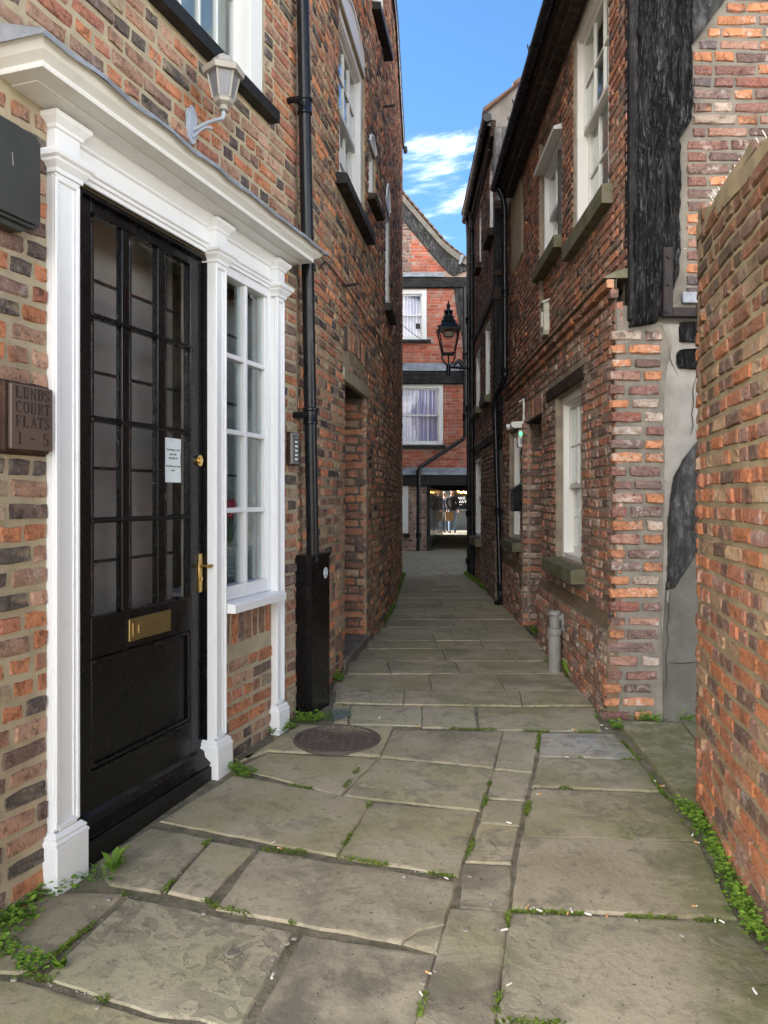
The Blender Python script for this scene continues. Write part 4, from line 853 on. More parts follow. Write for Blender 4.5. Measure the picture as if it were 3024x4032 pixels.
# downpipe with casing
dn = thing('downpipe', 'tall black cast-iron downpipe between the doorcase and the alley', 'downpipe', L1.p(4.65, .08, 1.0))
pa, pb = Vector(L1.p(4.648, .072, .98)), Vector(L1.p(4.346, .072, 7.6)); m = MB(); m.tube([pa, pb], .040, 18); m.build('pipe', M['iron'], dn, smooth=True)
for z in (1.93, 3.90, 5.9):
    q = pa+(pb-pa)*((z-.98)/6.62); m = MB(); m.tube([q+Vector((0, 0, a)) for a in (-.055, -.05, -.035, -.03, .03, .036, .05, .056)], [.041, .048, .049, .045, .045, .052, .052, .042], 18)
    b = q-Vector((*N1, 0))*.075; m.tube([q-Vector((D1[0], D1[1], 0))*.03, q-Vector((D1[0], D1[1], 0))*.10-Vector((*N1, 0))*.02], .016, 8); m.tube([q-Vector((D1[0], D1[1], 0))*.10-Vector((*N1, 0))*.08, q-Vector((D1[0], D1[1], 0))*.10+Vector((*N1, 0))*.01], .02, 8)
    m.build('pipe_collar', M['iron'], dn, smooth=45)
cs = thing('pipe_casing', 'black box casing round the foot of the downpipe with a round sticker', 'casing', L1.p(4.70, 0, 0))
m = MB(); m.prism(L1, [(4.535, -.08), (4.535, .070), (4.565, .100), (4.865, .100), (4.865, -.08)], -.03, 1.01, 'uv'); m.prism(L1, [(4.527, -.08), (4.527, .074), (4.562, .107), (4.873, .107), (4.873, -.08)], 1.01, 1.03, 'uv'); m.build('boxing', M['black'], cs)
m = MB(); m.disc(L1, 4.795, .100, .1012, .896, .036, 28); st = m.build('sticker', M['paper'], cs)
m = MB(); n = 28
m.add([L1.p(4.795+r*math.cos(2*math.pi*k/n), .1017, .896+r*math.sin(2*math.pi*k/n)) for r in (.025, .029) for k in range(n)], [(k, (k+1) % n, n+(k+1) % n, n+k) for k in range(n)])
def ln(a, b, w=.0035):
    d = Vector((b[0]-a[0], b[1]-a[1])).normalized(); q = Vector((-d.y, d.x))*w/2
    m.add([L1.p(4.795+x, .1019, .896+z) for x, z in ((a[0]+q.x, a[1]+q.y), (b[0]+q.x, b[1]+q.y), (b[0]-q.x, b[1]-q.y), (a[0]-q.x, a[1]-q.y))], [(0, 1, 2, 3)])
for a, b in (((-.016, .020), (.016, .020)), ((-.016, -.020), (.016, -.020)), ((-.016, .020), (.016, -.020)), ((-.016, -.020), (.016, .020))): ln(a, b)
m.build('sticker_mark', M['ink_dark'], st)

# ---------------------------------------------------------------- the curving house along the alley (left)
P2 = Path([(-.562, 4.982)]+L2P, True, -.447)
ALLEY = thing('brick_house', 'tall curving brick house along the left side of the alley', 'house', P2.at(4))
E2 = P2.s[-1]
a1 = (.70, 1.95, 3.95, 5.40, .15); a2 = (2.16, 2.60, 4.38, 4.92, .12); a3 = (3.42, 4.05, 3.63, 4.80, .12); a4 = (2.42, 3.2, 6.40, 7.5, .12); ad = (.935, 2.03, -.1, 2.36, .03)
sheet(P2, -.447, E2, -.15, 7.75, [a1, a2, a3, a4, ad], M['mortar_a'], ALLEY, rough=.003, v=-.005)
def archblk(h, rise):
    def f(za, zb):
        z = (za+zb)/2-h[3]
        if 0 < z < rise: w = (h[1]-h[0])/2*math.sqrt(1-z/rise); c = (h[0]+h[1])/2; return (c-w, c+w)
    return f
blk = [a1[:4], a2[:4], a3[:4], a4[:4], ad[:4], archblk(a1, .26), archblk(a2, .14), archblk(a3, .32), (.60, 2.08, 3.83, 3.95), (2.08, 2.68, 4.28, 4.38), (3.36, 4.12, 3.52, 3.63), (2.35, 3.27, 6.31, 6.40), (.84, 2.13, 2.36, 2.475), (.86, 2.12, 2.46, 2.83)]
recs = lay(P2, -.43, E2-.01, -.04, 7.7, blk, .072, .0145, .205, .098, .62)
recs += soldiers(P2, .86, 2.12, 2.60, .20, 15, rise=.06); recs += lay(P2, .88, 2.1, 2.475, 2.62, [], .07, .02, .2, .1, .4, -.006)
# the blocked doorway: brick sides, a bricked back and a step
PB = Path([P2.frame(ad[0]).p(0, -.50, 0)[:2], P2.frame(ad[1]).p(0, -.50, 0)[:2]], True); PS = Path([P2.frame(ad[1]).p(0, 0.005, 0)[:2], P2.frame(ad[1]).p(0, -.50, 0)[:2]], False)
PS.left = False; d_ = PS.dirn(0)
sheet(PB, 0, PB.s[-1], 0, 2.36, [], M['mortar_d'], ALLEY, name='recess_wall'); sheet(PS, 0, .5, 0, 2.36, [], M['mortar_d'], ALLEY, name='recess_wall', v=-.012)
fl = PS.frame(.1)
if fl.n[1] > 0: PS.left = True
recs += lay(PB, 0, PB.s[-1], .07, 2.34, [], .080, .016, .21, .1, .3); recs2 = lay(PS, .0, .5, .07, 2.34, [], .080, .017, .215, .1, .35)
build_bricks(recs, 'a', M['brick_a'], ALLEY, 1.15, single=260); build_bricks(recs2, 'r', M['brick_r'], ALLEY, 1.2, single=40)
m = MB(); m.box(P2.frame(1.48), -.64, .65, -.015, .014, 2.362, 2.470, .006); m.build('door_lintel', M['lintel'], ALLEY)
m = MB(); m.box(P2.frame(1.48), -.60, .60, -.5, .015, -.05, .075, .012); m.build('doorstep', M['step'], ALLEY)
w = sash(ALLEY, P2, *a1[:4], .045, 4, (2, 2), M['white_old'], fw=.085, meet=4.68, arch=.26, sill=(M['sill_black'], .12, .10, .085), curtain=(M['blind'], 0, .5, 0, 1.))
w = sash(ALLEY, P2, *a2[:4], .045, 2, (1, 1), M['white_old'], fw=.05, arch=.14, sill=(M['timber_b'], .08, .08, .08))
w = sash(ALLEY, P2, *a3[:4], .03, 2, (2, 2), M['white_old'], fw=.06, arch=.32, sill=(M['sill_black'], .08, .10, .08))
w = sash(ALLEY, P2, *a4[:4], .03, 3, (2, 2), M['white_old'], fw=.06, sill=(M['sill_black'], .08, .09, .09))
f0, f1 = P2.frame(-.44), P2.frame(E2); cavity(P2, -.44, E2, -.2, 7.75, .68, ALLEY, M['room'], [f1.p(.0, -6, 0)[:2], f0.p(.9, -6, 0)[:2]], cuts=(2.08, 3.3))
m = MB(); n = 24; pr = [(-.1, 7.70), (.030, 7.70), (.040, 7.715), (.040, 7.80), (-.1, 7.80)]; vs = []
for i in range(n+1): f = P2.frame(E2*i/n); vs += [f.p(0, v, z) for v, z in pr]
k = len(pr); m.add(vs, [(i*k+j, i*k+(j+1) % k, (i+1)*k+(j+1) % k, (i+1)*k+j) for i in range(n) for j in range(k)]+[tuple(range(k)), tuple(range(n*k, n*k+k))]); m.build('eaves_board', M['iron'], ALLEY)
m = MB(); m.tube([P2.frame(E2).p(-.12, .055, 7.66), P2.frame(E2).p(.02, .055, 7.66)], .04, 10); m.build('gutter_end', M['iron'], ALLEY)
m = MB(); vs = []
for i in range(n+1): f = P2.frame(E2*i/n); vs += [f.p(0, .05, 7.80), f.p(0, -6, 11.6)]
m.add(vs, [(2*i, 2*i+2, 2*i+3, 2*i+1) for i in range(n)]); m.build('roof', M['tile'], ALLEY)
# hooks, flue and a loose cable on the curving wall
hk = MB(); f = P2.frame(.835); hk.tube([f.p(0, -.02, 3.115), f.p(.0, .12, 3.13)], .012, 8); tag(hk.build('iron_hook', M['wire'], smooth=True), 'black iron peg sticking out of the curving alley wall', 'peg')
hk = MB(); f = P2.frame(3.12); hk.tube([f.p(0, -.02, 5.72), f.p(0, .13, 5.73)], .014, 8); tag(hk.build('iron_hook', M['wire'], smooth=True), 'black stub high up by the small arched windows', 'peg')
hk = MB(); hk.tube([P2.at(v_s, .014, v_z) for v_s, v_z in ((.03, 3.02), (.203, 3.126), (.405, 3.135), (.774, 3.129), (1.139, 3.129), (1.55, 3.112), (2.096, 3.049), (2.3, 3.115), (2.489, 3.125), (2.701, 3.084), (3.345, 2.915), (3.595, 2.931), (4.438, 2.804), (7.6, 2.9))], .005, 6)
tag(hk.build('wall_cable', M['wire'], smooth=True), 'thin black cable looping along the curving brick wall', 'cable')
# ---------------------------------------------------------------- the timber-framed house on the right
PR = Path([(1.47, 4.88), (1.605, 10.40)], False); ER = PR.s[-1]
RH = thing('timber_framed_house', 'brick house with a big black oak corner post on the right', 'house', (1.8, 5.2, 0))
lw = (.95, 1.95, .88, 2.28, .14); po = (2.62, 3.50, -.1, 2.21, .03); pw = (4.0, 4.9, .90, 2.22, .14); w1 = (.46, 1.57, 3.56, 5.24, .14); w2 = (2.18, 3.15, 3.80, 4.76, .14)
PU = Path([(1.545, 4.88), (1.675, 10.40)], False)          # the upper wall stands back behind the ledge
sheet(PU, 0, ER, 2.5, 5.35, [w1, (2.02, 3.17, 3.34, 5.1, .06)], M['mortar_r'], RH, rough=.004, v=-.007)
sheet(PR, 0, ER, -.15, 2.80, [lw, po, pw], M['mortar_r'], RH, rough=.004, v=-.007)
PL = Path([PR.frame(0).p(0, .065, 0)[:2], PR.frame(2.60).p(0, .05, 0)[:2]], False)       # battered foot of the wall
PL2 = Path([PR.frame(3.52).p(0, .05, 0)[:2], PR.frame(ER).p(0, .045, 0)[:2]], False)
for p, e in ((PL, PL.s[-1]), (PL2, PL2.s[-1])): sheet(p, 0, e, -.1, .56, [], M['mortar_r'], RH, name='plinth')
f = PL.frame(2.6); m = MB()
for p, e in ((PL, PL.s[-1]), (PL2, PL2.s[-1])):
    a, b = p.frame(0), p.frame(e); m.add([a.p(0, -.01, .56), b.p(0, -.01, .56), b.p(0, -.075, .66), a.p(0, -.075, .66)], [(0, 1, 2, 3)])
    m.add([b.p(0, -.01, -.1), b.p(0, -.01, .56), b.p(0, -.075, .66), b.p(0, -.09, -.1)], [(0, 1, 2, 3)]); m.add([a.p(0, -.01, -.1), a.p(0, -.01, .56), a.p(0, -.075, .66), a.p(0, -.09, -.1)], [(0, 1, 2, 3)])
m.build('plinth_weathering', M['plinth_brick'], RH)
blow = [lw[:4], po[:4], pw[:4], (.82, 2.10, .72, .88), (3.9, 5.0, .78, .90), (.86, 2.34, 2.28, 2.41), (2.55, 3.58, 2.21, 2.44)]
low = lay(PR, .0, ER, .56, 2.66, blow, .070, .015, .205, .10, .55)+soldiers(PR, 2.56, 3.57, 2.225, .20, 14)
foot = lay(PL, 0, PL.s[-1], -.02, .56, [], .071, .015, .205, .10, .5)+lay(PL2, 0, PL2.s[-1], -.02, .56, [], .071, .015, .205, .10, .5)
up = lay(PU, .0, ER, 2.80, 5.26, [w1[:4], w2[:4], (2.02, 3.17, 3.34, 5.1), (.36, 1.68, 3.40, 3.56), (4.2, 5.2, 4.27, 5.3)], .066, .013, .205, .098, .6)
infill = lay(PU, 2.03, 3.16, 3.34, 5.1, [w2[:4], (2.03, 3.17, 3.66, 3.80), (2.03, 3.17, 4.76, 4.82)], .066, .013, .205, .098, .6, -.045)
string = []
for i, (z, v) in enumerate(((2.665, .026), (2.730, .055))): string += lay(PR, 0, ER-.3, z, z+.069, [], .067, .010, .21, .105, .5, v)
m = MB(); mm = PR.frame(ER/2); m.prism(mm, [(-.075, 2.86), (-.075, 2.795), (.068, 2.795), (.074, 2.80), (.02, 2.83)], -ER/2, ER/2-.3); m.build('ledge_weathering', M['stone'], RH)
# porch reveals and back
PO = Path([PR.frame(3.50).p(0, .05, 0)[:2], PR.frame(3.50).p(0, -.65, 0)[:2]], True)
PO.left = PO.frame(.1).n[1] < 0
PK = Path([PR.frame(2.62).p(0, -.64, 0)[:2], PR.frame(3.5).p(0, -.64, 0)[:2]], False)
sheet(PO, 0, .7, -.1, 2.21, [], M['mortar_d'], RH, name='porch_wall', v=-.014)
porch = lay(PO, 0.0, .66, .0, 2.2, [], .074, .017, .21, .1, .35)
m = MB(); m.box(PR.frame(3.06), -.43, .43, -.64, -.60, 0, 2.15, .004)
for i in range(5): m.box(PR.frame(3.06), -.42+.168*i, -.26+.168*i, -.60, -.588, .02, 2.13, .004)
m.build('porch_door', M['wood_door'], RH)
build_bricks(low+foot+porch, 'w', M['brick_w'], RH, 1.3, single=170)
build_bricks(up+infill+string, 'r', M['brick_r'], RH, 1.0, single=130)
sheet(PU, 2.02, 3.17, 3.33, 5.1, [w2], M['mortar_r'], RH, name='infill_wall', v=-.052, depth=.1)
# corner: south face
S = Frame((0, 4.88), (1, 0), (0, -1)); PSF = Path([(1.44, 4.88), (4.4, 4.88)], True)
sheet(PSF, 0.03, .5, -.15, 2.62, [], M['mortar_q'], RH, rough=.004, step=.1, zstep=.1, v=-.008)
sheet(PSF, .125, 2.96, 2.62, 6.6, [], M['mortar_q'], RH, rough=.004, step=.1, zstep=.1, v=-.008)
sheet(PSF, .5, 2.96, -.15, 2.62, [], M['mortar_q'], RH, rough=.004, step=.1, zstep=.1, v=-.008)
q = []
z = -.01; k = 0
while z < 2.40:
    h = .058+R.uniform(-.007, .006); e = .335+R.uniform(-.025, .03); pat = ((.20, .11), (.10, .20), (.31,), (.12, .17), (.19, .12))[R.randrange(5)]; x = R.uniform(-.012, .012)-max(0, .06*(1-z/.6))
    for L in pat: q.append((PSF, x+L/2, R.uniform(.002, .014), z+h/2, L*R.uniform(.93, 1.0), h)); x += L+.02
    z += .0865*R.uniform(.97, 1.03)
southup = lay(PSF, .43, 2.9, 2.66, 6.5, [lambda a, b: ((0, .515+max(0, (a+b)/2-4.22)*.71) if (a+b)/2 > 3.72 else (0, .475))], .0785, .016, .255, .122, .35)
build_bricks(q+southup, 'q', M['brick_q'], RH, 1.35, single=130)
def blob(F, poly, v0, v1, name, mat, amp=.012, fr=9., step=.03, round_=.02, kind=None):
    """weathered timber or render: an outlined piece with real depth, its face a displaced grid"""
    xs = [a for a, b in poly]; zs = [b for a, b in poly]; nx = max(3, int((max(xs)-min(xs))/step)); m = MB(); rows = []
    ny = max(3, int((max(zs)-min(zs))/step))
    def span(z):
        c = []
        for (x0, z0), (x1, z1) in zip(poly, poly[1:]+poly[:1]):
            if (z0 <= z < z1) or (z1 <= z < z0): c.append(x0+(x1-x0)*(z-z0)/(z1-z0))
        return (min(c), max(c)) if len(c) > 1 else None
    for j in range(ny+1):
        z = min(zs)+(max(zs)-min(zs))*(j+.001)/(ny+.002); s = span(z)
        if not s: continue
        row = []
        a, b = s[0]+.5*amp*mnoise.noise((z*14, 3, 2)), s[1]+.5*amp*mnoise.noise((z*14, 8, 2))
        for i in range(nx+1):
            f = i/nx; x = a+(b-a)*f; e = min(f, 1-f)*(b-a); rd = -max(0, round_-e)**2/round_ if round_ else 0
            d = amp*(mnoise.noise((x*fr*3, z*fr*.5, 1))+.6*mnoise.noise((x*fr*7, z*fr*1.6, 7))+.35*mnoise.noise((x*50, z*14, 2)))
            row.append((x, v1+d+rd, z))
        rows.append(row)
    for r in rows: m.v += [F.p(r[0][0], v0, r[0][2])]+[F.p(*q) for q in r]+[F.p(r[-1][0], v0, r[-1][2])]
    w = nx+3; m.c = [(1, 1, 1)]*len(m.v)
    m.f = [(j*w+i, j*w+i+1, (j+1)*w+i+1, (j+1)*w+i) for j in range(len(rows)-1) for i in range(w-1)]+[tuple(range(w)), tuple(range((len(rows)-1)*w, len(rows)*w))]; m.m = [0]*len(m.f)
    return m.build(name, mat, RH, smooth=50, kind=kind)
blob(S, [(1.555, 2.48), (1.60, 4.55), (1.615, 6.5), (1.945, 6.5), (1.94, 3.80), (1.87, 3.66), (1.865, 2.85), (1.83, 2.72), (1.72, 2.50)], -.25, .055, 'corner_post', M['charred'], .026, 8, .014)
m = MB(); m.box(Frame((1.575, 4.84), (0, 1), (-1, 0)), .0, .10, -.1, .03, 2.52, 6.4, .004); m.build('post_side', M['timber'], RH)
blob(S, BRACE_TOP[:], -.1, .03, 'brace', M['timber_d'], .006, 8, .03)
bl = [tuple(a) for a in BRACE_LOW]
blob(S, [(1.775, -.1), (1.765, .6), (1.78, 1.2), (1.775, 1.9), (1.79, 2.2), (1.83, 2.36), (1.76, 2.50), (2.2, 2.50), (2.25, 2.3), (2.25, -.1)], -.1, .012, 'cement_render', M['render'], .009, 3, .03)
blob(S, [(1.775, -.06), (1.768, .5), (1.79, 1.02), (2.25, 1.06), (2.25, -.06)], -.1, .022, 'cement_render', M['render_d'], .005, 3, .04)
blob(S, bl, -.08, .042, 'brace', M['timber_d'], .012, 7, .018)['label'] = 'grey lower brace'
blob(S, [(1.865, 2.375), (1.87, 2.51), (2.2, 2.51), (2.2, 2.37)], -.1, .03, 'beam_end', M['charred'], .02, 10, .015)
blob(S, [(1.845, 2.25), (1.85, 2.31), (1.88, 2.345), (2.2, 2.35), (2.2, 2.20), (1.87, 2.205)], -.1, .05, 'beam_end', M['charred'], .022, 10, .015)
for pts in ([(1.972, 2.17), (1.955, 2.08), (1.962, 2.0), (1.95, 1.93), (1.958, 1.86), (1.945, 1.80)], [(1.805, .80), (1.795, .72), (1.80, .65), (1.782, .58), (1.79, .50), (1.778, .40), (1.784, .28), (1.776, .16)], [(1.80, 2.36), (1.812, 2.28), (1.83, 2.22), (1.86, 2.17)], [(1.80, .36), (1.88, .355), (1.96, .362), (2.05, .355)]):
    k = MB(); k.tube([S.p(a+R.uniform(-.004, .004), .013 if b > 1.04 else .026, b) for a, b in pts], [.0012]+[.0028]*(len(pts)-2)+[.001], 5); k.build('crack', M['wire'], RH)
m = MB(); m.box(S, 1.743, 1.802, .03, .088, 2.53, 2.965, .006); m.box(S, 1.802, 2.2, .03, .086, 2.53, 2.588, .006); 
for u, z in ((1.772, 2.90), (1.772, 2.73), (1.764, 2.56), (1.955, 2.558)):
    m.prism(S, [(u+.012*math.cos(k*math.pi/3+.3), z+.012*math.sin(k*math.pi/3+.3)) for k in range(6)], .085, .102, 'uz')
m.build('iron_strap', M['ironold'], RH)
m = MB(); m.box(S, 1.885, 2.2, .0, .03, 2.63, 2.70, .004); m.build('lead_patch', M['lead'], RH)
# body and roof
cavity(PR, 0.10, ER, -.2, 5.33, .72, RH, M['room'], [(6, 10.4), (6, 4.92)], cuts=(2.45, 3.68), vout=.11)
m = MB(); m.prism(Frame((1.53, 4.86), (.0245, 1), (-1, .0245)), [(.20, 5.44), (.20, 5.50), (-4.5, 8.4), (-4.5, 8.3)], -.1, 5.5); m.build('roof', M['tile'], RH)
m = MB(); fr = Frame((1.47, 4.88), PR.dirn(0), PR.frame(0).n)
m.box(fr, -.05, ER-.55, .0, .10, 5.27, 5.45, .004); m.box(fr, -.05, ER-.55, -.05, .045, 5.235, 5.27, .004); m.box(fr, -.05, ER-.55, .10, .125, 5.36, 5.44, .003); m.build('eaves_board', M['timber_b'], RH)
m = MB(); g = [fr.p(u, .165, 5.40+.02*(u/5)) for u in (-.1, 1, 2, 3, 4, ER-.42)]; m.tube(g, .058, 14)
for u in (.9, 2.0, 2.95, 3.3, 4.2): m.tube([fr.p(u-.02, .165, 5.40+.004*u), fr.p(u+.02, .165, 5.40+.004*u)], .064, 14); m.tube([fr.p(u, .23, 5.42), fr.p(u, .235, 5.455)], .006, 5)
m.build('gutter', M['iron'], RH, smooth=45)
m = MB()
for i in range(150):
    u = ER*.9*i/150; m.tube([fr.p(u, .02, 5.26), fr.p(u+R.uniform(-.02, .02), .07, 5.20), fr.p(u+R.uniform(-.05, .05), .03, 5.16)], .0015, 3)
m.build('bird_wire', M['wire'], RH)
# timber patch of plaster
blobF = PR.frame(4.25)
def rblob(s0, s1, poly, v1, name, mat, amp=.004):
    f = PU.frame((s0+s1)/2); return blob(f, [(a-(s0+s1)/2, b) for a, b in poly], -.05, v1, name, mat, amp, 4, .05)
rblob(4.2, 5.2, [(4.24, 4.30), (4.8, 4.25), (5.2, 4.28), (5.2, 5.28), (4.4, 5.28), (4.3, 5.1), (4.2, 4.7)], .012, 'plaster_patch', M['plaster'])
# windows
sash(RH, PR, *lw[:4], .075, 3, (2, 2), M['cream'], fw=.075, meet=1.50, sill=(M['stone'], .10, .125, .10), curtain=(M['blind'], 0, 1, 0, 1.), label='ground floor window of three columns of panes')
sash(RH, PR, *pw[:4], .07, 2, (2, 2), M['cream'], fw=.075, meet=1.55, sill=(M['stone'], .09, .12, .10), curtain=(M['blind'], 0, 1, 0, 1.))
sash(RH, PU, *w1[:4], .035, 3, (2, 2), M['cream'], fw=.085, meet=4.41, sill=(M['stone'], .10, .15, .07), curtain=(M['blind'], 0, 1, 0, 1.))
sash(RH, PU, *w2[:4], .06, 3, (1, 1), M['white_old'], fw=.06, meet=4.28, sill=(M['stone'], .10, .13, .06))
m = MB(); m.prism(PU.frame(2.66), [(-.05, 4.765), (.05, 4.755), (.055, 4.785), (-.05, 4.82)], -.54, .50); m.build('window_hood', M['white_old'], RH)
m = MB(); m.box(PR.frame(1.6), -.74, .74, -.1, .012, 2.285, 2.40, .012); m.build('oak_lintel', M['timber_b'], RH)
m = MB(); m.box(PR.frame(3.06), -.46, .46, -.3, .0, 2.205, 2.225, .004); m.build('porch_lintel', M['timber_b'], RH)

# fittings on the right-hand house
fr = PR.frame
al = thing('alarm_box', 'aged white alarm box on the upper brick wall below the small window', 'alarm box', PU.at(2.68, 0, 3.0))
f = PU.frame(2.68); m = MB(); m.prism(f, [(-.075, 2.990), (.075, 2.990), (.095, 3.030), (.085, 3.190), (.095, 3.260), (.07, 3.320), (-.07, 3.320), (-.095, 3.260), (-.085, 3.190), (-.095, 3.030)], 0, .055, 'uz'); m.prism(f, [(-.045, 3.070), (.045, 3.070), (.04, 3.220), (-.04, 3.220)], .055, .070, 'uz'); m.build('case', M['plastic_old'], al)
m = MB(); m.prism(f, [(0, 3.320), (.0, 3.335), (.075, 3.312), (.078, 3.295), (.055, 3.290)], -.10, .10); m.build('lid', M['plastic_old'], al)
el = thing('security_light', 'white security light with floodlight, conduit and two green lamps by the porch', 'light', PR.at(3.66, 0, 1.95))
f = fr(3.66); m = MB(); m.box(f, -.07, .07, 0, .075, 1.955, 2.145, .006); m.box(f, -.045, .045, .075, .08, 1.985, 2.06, .003); m.build('housing', M['plastic'], el)
m = MB(); G2 = Frame(f.p(-.07, 0, 0)[:2], f.n, (-f.d[0], -f.d[1])); m.box(G2, .022, .060, -.001, .004, 1.99, 2.06, .001); m.build('switch', M['grey_pl'], el)
m = MB(); m.disc(G2, .032, .0, .006, 2.105, .012, 10); m.disc(G2, .055, .0, .006, 2.105, .012, 10); m.build('green_lamp', M['green_led'], el)
m = MB(); m.prism(f, [(.02, 2.175), (.13, 2.17), (.16, 2.20), (.15, 2.235), (.02, 2.245)], -.075, .075); m.box(f, -.02, .02, 0, .03, 2.16, 2.22); m.tube([f.p(.05, .14, 2.2), f.p(.07, .18, 2.19)], [.02, .035], 8); m.build('floodlight', M['plastic'], el)
m = MB(); m.box(f, -.025, .025, 0, .02, 2.25, 2.50, .003); m.build('conduit', M['plastic'], el); m = MB(); m.tube([f.p(.02, .01, 2.50), f.p(.06, .05, 2.47)], .008, 6); m.build('cable_gland', M['plastic'], el)
lb = thing('letter_box', 'black wall letter box with sloping lid beside the porch', 'letter box', PR.at(3.66, 0, 1.25))
m = MB(); m.prism(f, [(0, 1.25), (.145, 1.25), (.145, 1.49), (.0, 1.58)], -.11, .11); m.build('box', M['black'], lb); m = MB(); m.prism(f, [(-.0, 1.583), (.165, 1.485), (.165, 1.472), (.0, 1.570)], -.12, .12); m.build('lid', M['iron'], lb)
vp = thing('vent_pipe', 'short grey plastic pipe standing against the foot of the right wall', 'pipe', (1.375, 6.20, 0))
m = MB(); m.lathe((1.375, 6.20, -.05), [(.050, 0), (.050, .35), (.043, .355), (.043, .52)], 18); m.build('pipe', M['pipe_grey'], vp, smooth=40)
m = MB(); m.lathe((1.375, 6.20, .30), [(.05, 0), (.060, .004), (.061, .035), (.056, .05), (.043, .055)], 18); m.build('collar', M['pipe_grey'], vp, smooth=40)
m = MB(); m.lathe((1.375, 6.20, .455), [(.043, 0), (.052, .004), (.052, .02), (.045, .03), (.040, .03), (.038, .0)], 18); m.tube([(1.40, 6.20, .44), (1.44, 6.20, .44), (1.455, 6.20, .40), (1.455, 6.20, .33)], [.036, .038, .034, .026], 10); m.build('elbow', M['pipe_grey'], vp, smooth=40)
dp = thing('downpipe', 'black downpipe stepping over the brick ledge beside the limed post', 'downpipe', (1.54, 9.9, 0))
m = MB(); m.tube([(1.45, 9.72, 5.30), (1.50, 9.72, 5.20), (1.525, 9.72, 5.05), (1.53, 9.72, 2.98)], .036, 12); m.tube([(1.53, 9.72, 3.0), (1.53, 9.74, 2.90), (1.50, 9.85, 2.82), (1.47, 10.0, 2.76), (1.455, 10.10, 2.66), (1.46, 10.12, 2.56)], .036, 12); m.tube([(1.46, 10.12, 2.58), (1.535, 10.14, .12), (1.53, 10.10, .05), (1.47, 10.04, .015)], [.036, .036, .04, .045], 12); m.build('pipe', M['iron'], dp, smooth=40)
for x, y, z in ((1.53, 9.72, 3.98), (1.53, 9.72, 2.98), (1.46, 10.12, 2.58), (1.502, 10.13, 1.22), (1.53, 10.14, .22)):
    m = MB(); m.lathe((x, y, z-.05), [(.037, 0), (.046, .01), (.046, .085), (.050, .09), (.050, .105), (.037, .11)], 12); m.box(WORLD, x, x+.1, y-.01, y+.01, z-.01, z+.01); m.build('pipe_collar', M['iron'], dp, smooth=40)
m = MB(); n = 9
a, b, c, d = PORCHGRATE[0], PORCHGRATE[1], PORCHGRATE[2], PORCHGRATE[3]
a, b, c, d = (1.55, 8.3), (1.95, 8.3), (1.95, 7.7), (1.5, 7.7)
for i in range(n+1): q = i/n; m.box(WORLD, 1.52+.4*q, 1.532+.4*q, 7.65, 8.35, -.005, .008, 0)
for i in range(14): y = 7.65+.7*i/13; m.box(WORLD, 1.52, 1.93, y, y+.012, -.006, .006, 0)
tag(m.build('floor_grating', M['iron_cover']), 'dark iron grating set in the porch floor', 'grating')

# ---------------------------------------------------------------- the further right-hand house behind the limed post
PF = Path([(1.515, 10.42), (1.615, 14.2)], False); EF = PF.s[-1]
FH = thing('timber_framed_house', 'narrow dark house with the pale limed post, further along on the right', 'house', (1.9, 12, 0))
u1 = (.28, .80, 5.15, 6.2, .1); u2 = (2.0, 2.35, 5.2, 6.1, .1); m1 = (.68, 1.34, 2.90, 4.0, .1); m2 = (2.15, 2.85, 2.90, 3.85, .1); g1 = (2.05, 3.0, .75, 2.05, .1)
sheet(PF, 0, EF, -.1, 6.45, [u1, u2, m1, m2, g1], M['mortar_r'], FH, rough=.006)
blk = [h[:4] for h in (u1, u2, m1, m2, g1)]+[(.2, .9, 5.03, 5.15), (1.92, 2.43, 5.1, 5.2), (.6, 1.42, 2.78, 2.9), (2.07, 2.93, 2.78, 2.9), (1.95, 3.1, .6, .75), lambda a, b: ((0, 3.78) if 4.10 < (a+b)/2 < 4.24 or 2.16 < (a+b)/2 < 2.30 else None)]
recs = lay(PF, 0.02, EF, -.02, 6.4, blk, .068, .014, .205, .10, .55)
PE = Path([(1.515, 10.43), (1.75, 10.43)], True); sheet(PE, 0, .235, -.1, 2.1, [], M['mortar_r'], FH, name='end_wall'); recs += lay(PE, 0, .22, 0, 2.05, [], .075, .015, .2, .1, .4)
build_bricks(recs, 'd', M['brick_d'], FH, 1.3, single=260)
PEF = Frame((0, 10.42), (1, 0), (0, -1))
def fblob(*a, **k):
    global RH
    s_, RH = RH, FH; o = blob(*a, **k); RH = s_; return o
fblob(PEF, [(1.505, 2.05), (1.50, 5.0), (1.50, 5.42), (1.665, 5.42), (1.665, 2.05)], -.15, .02, 'timber_post', M['timber'], .006, 8, .03)
fblob(PEF, [(1.50, 5.42), (1.495, 6.42), (1.665, 6.42), (1.665, 5.42)], -.15, .022, 'timber_post', M['timber_w'], .006, 8, .03)
for z0, z1, v in ((4.08, 4.24, .035), (4.40, 4.48, .035), (5.30, 5.40, .03)): MB().box(PEF, 1.49, 1.67, .0, v, z0, z1, .008).build('post_block', M['timber_b'], FH)
m = MB()
for i in range(5): m.box(PEF, 1.515+.03*i, 1.522+.03*i, .02, .03, 4.24, 4.40, 0)
m.build('vent_bar', M['iron'], FH)
f = PF.frame(1.9)
m = MB(); m.box(f, -1.9, 1.9, -.05, .03, 4.12, 4.24, .01); m.box(f, -1.9, 1.9, -.05, .022, 2.18, 2.29, .01); m.build('wall_beam', M['timber_d'], FH)
sash(FH, PF, *u1[:4], .02, 2, (2, 2), M['white_old'], sill=(M['timber_b'], .07, .12, .09)); sash(FH, PF, *u2[:4], .02, 2, (2, 2), M['white_old'], sill=(M['timber_b'], .07, .10, .09))
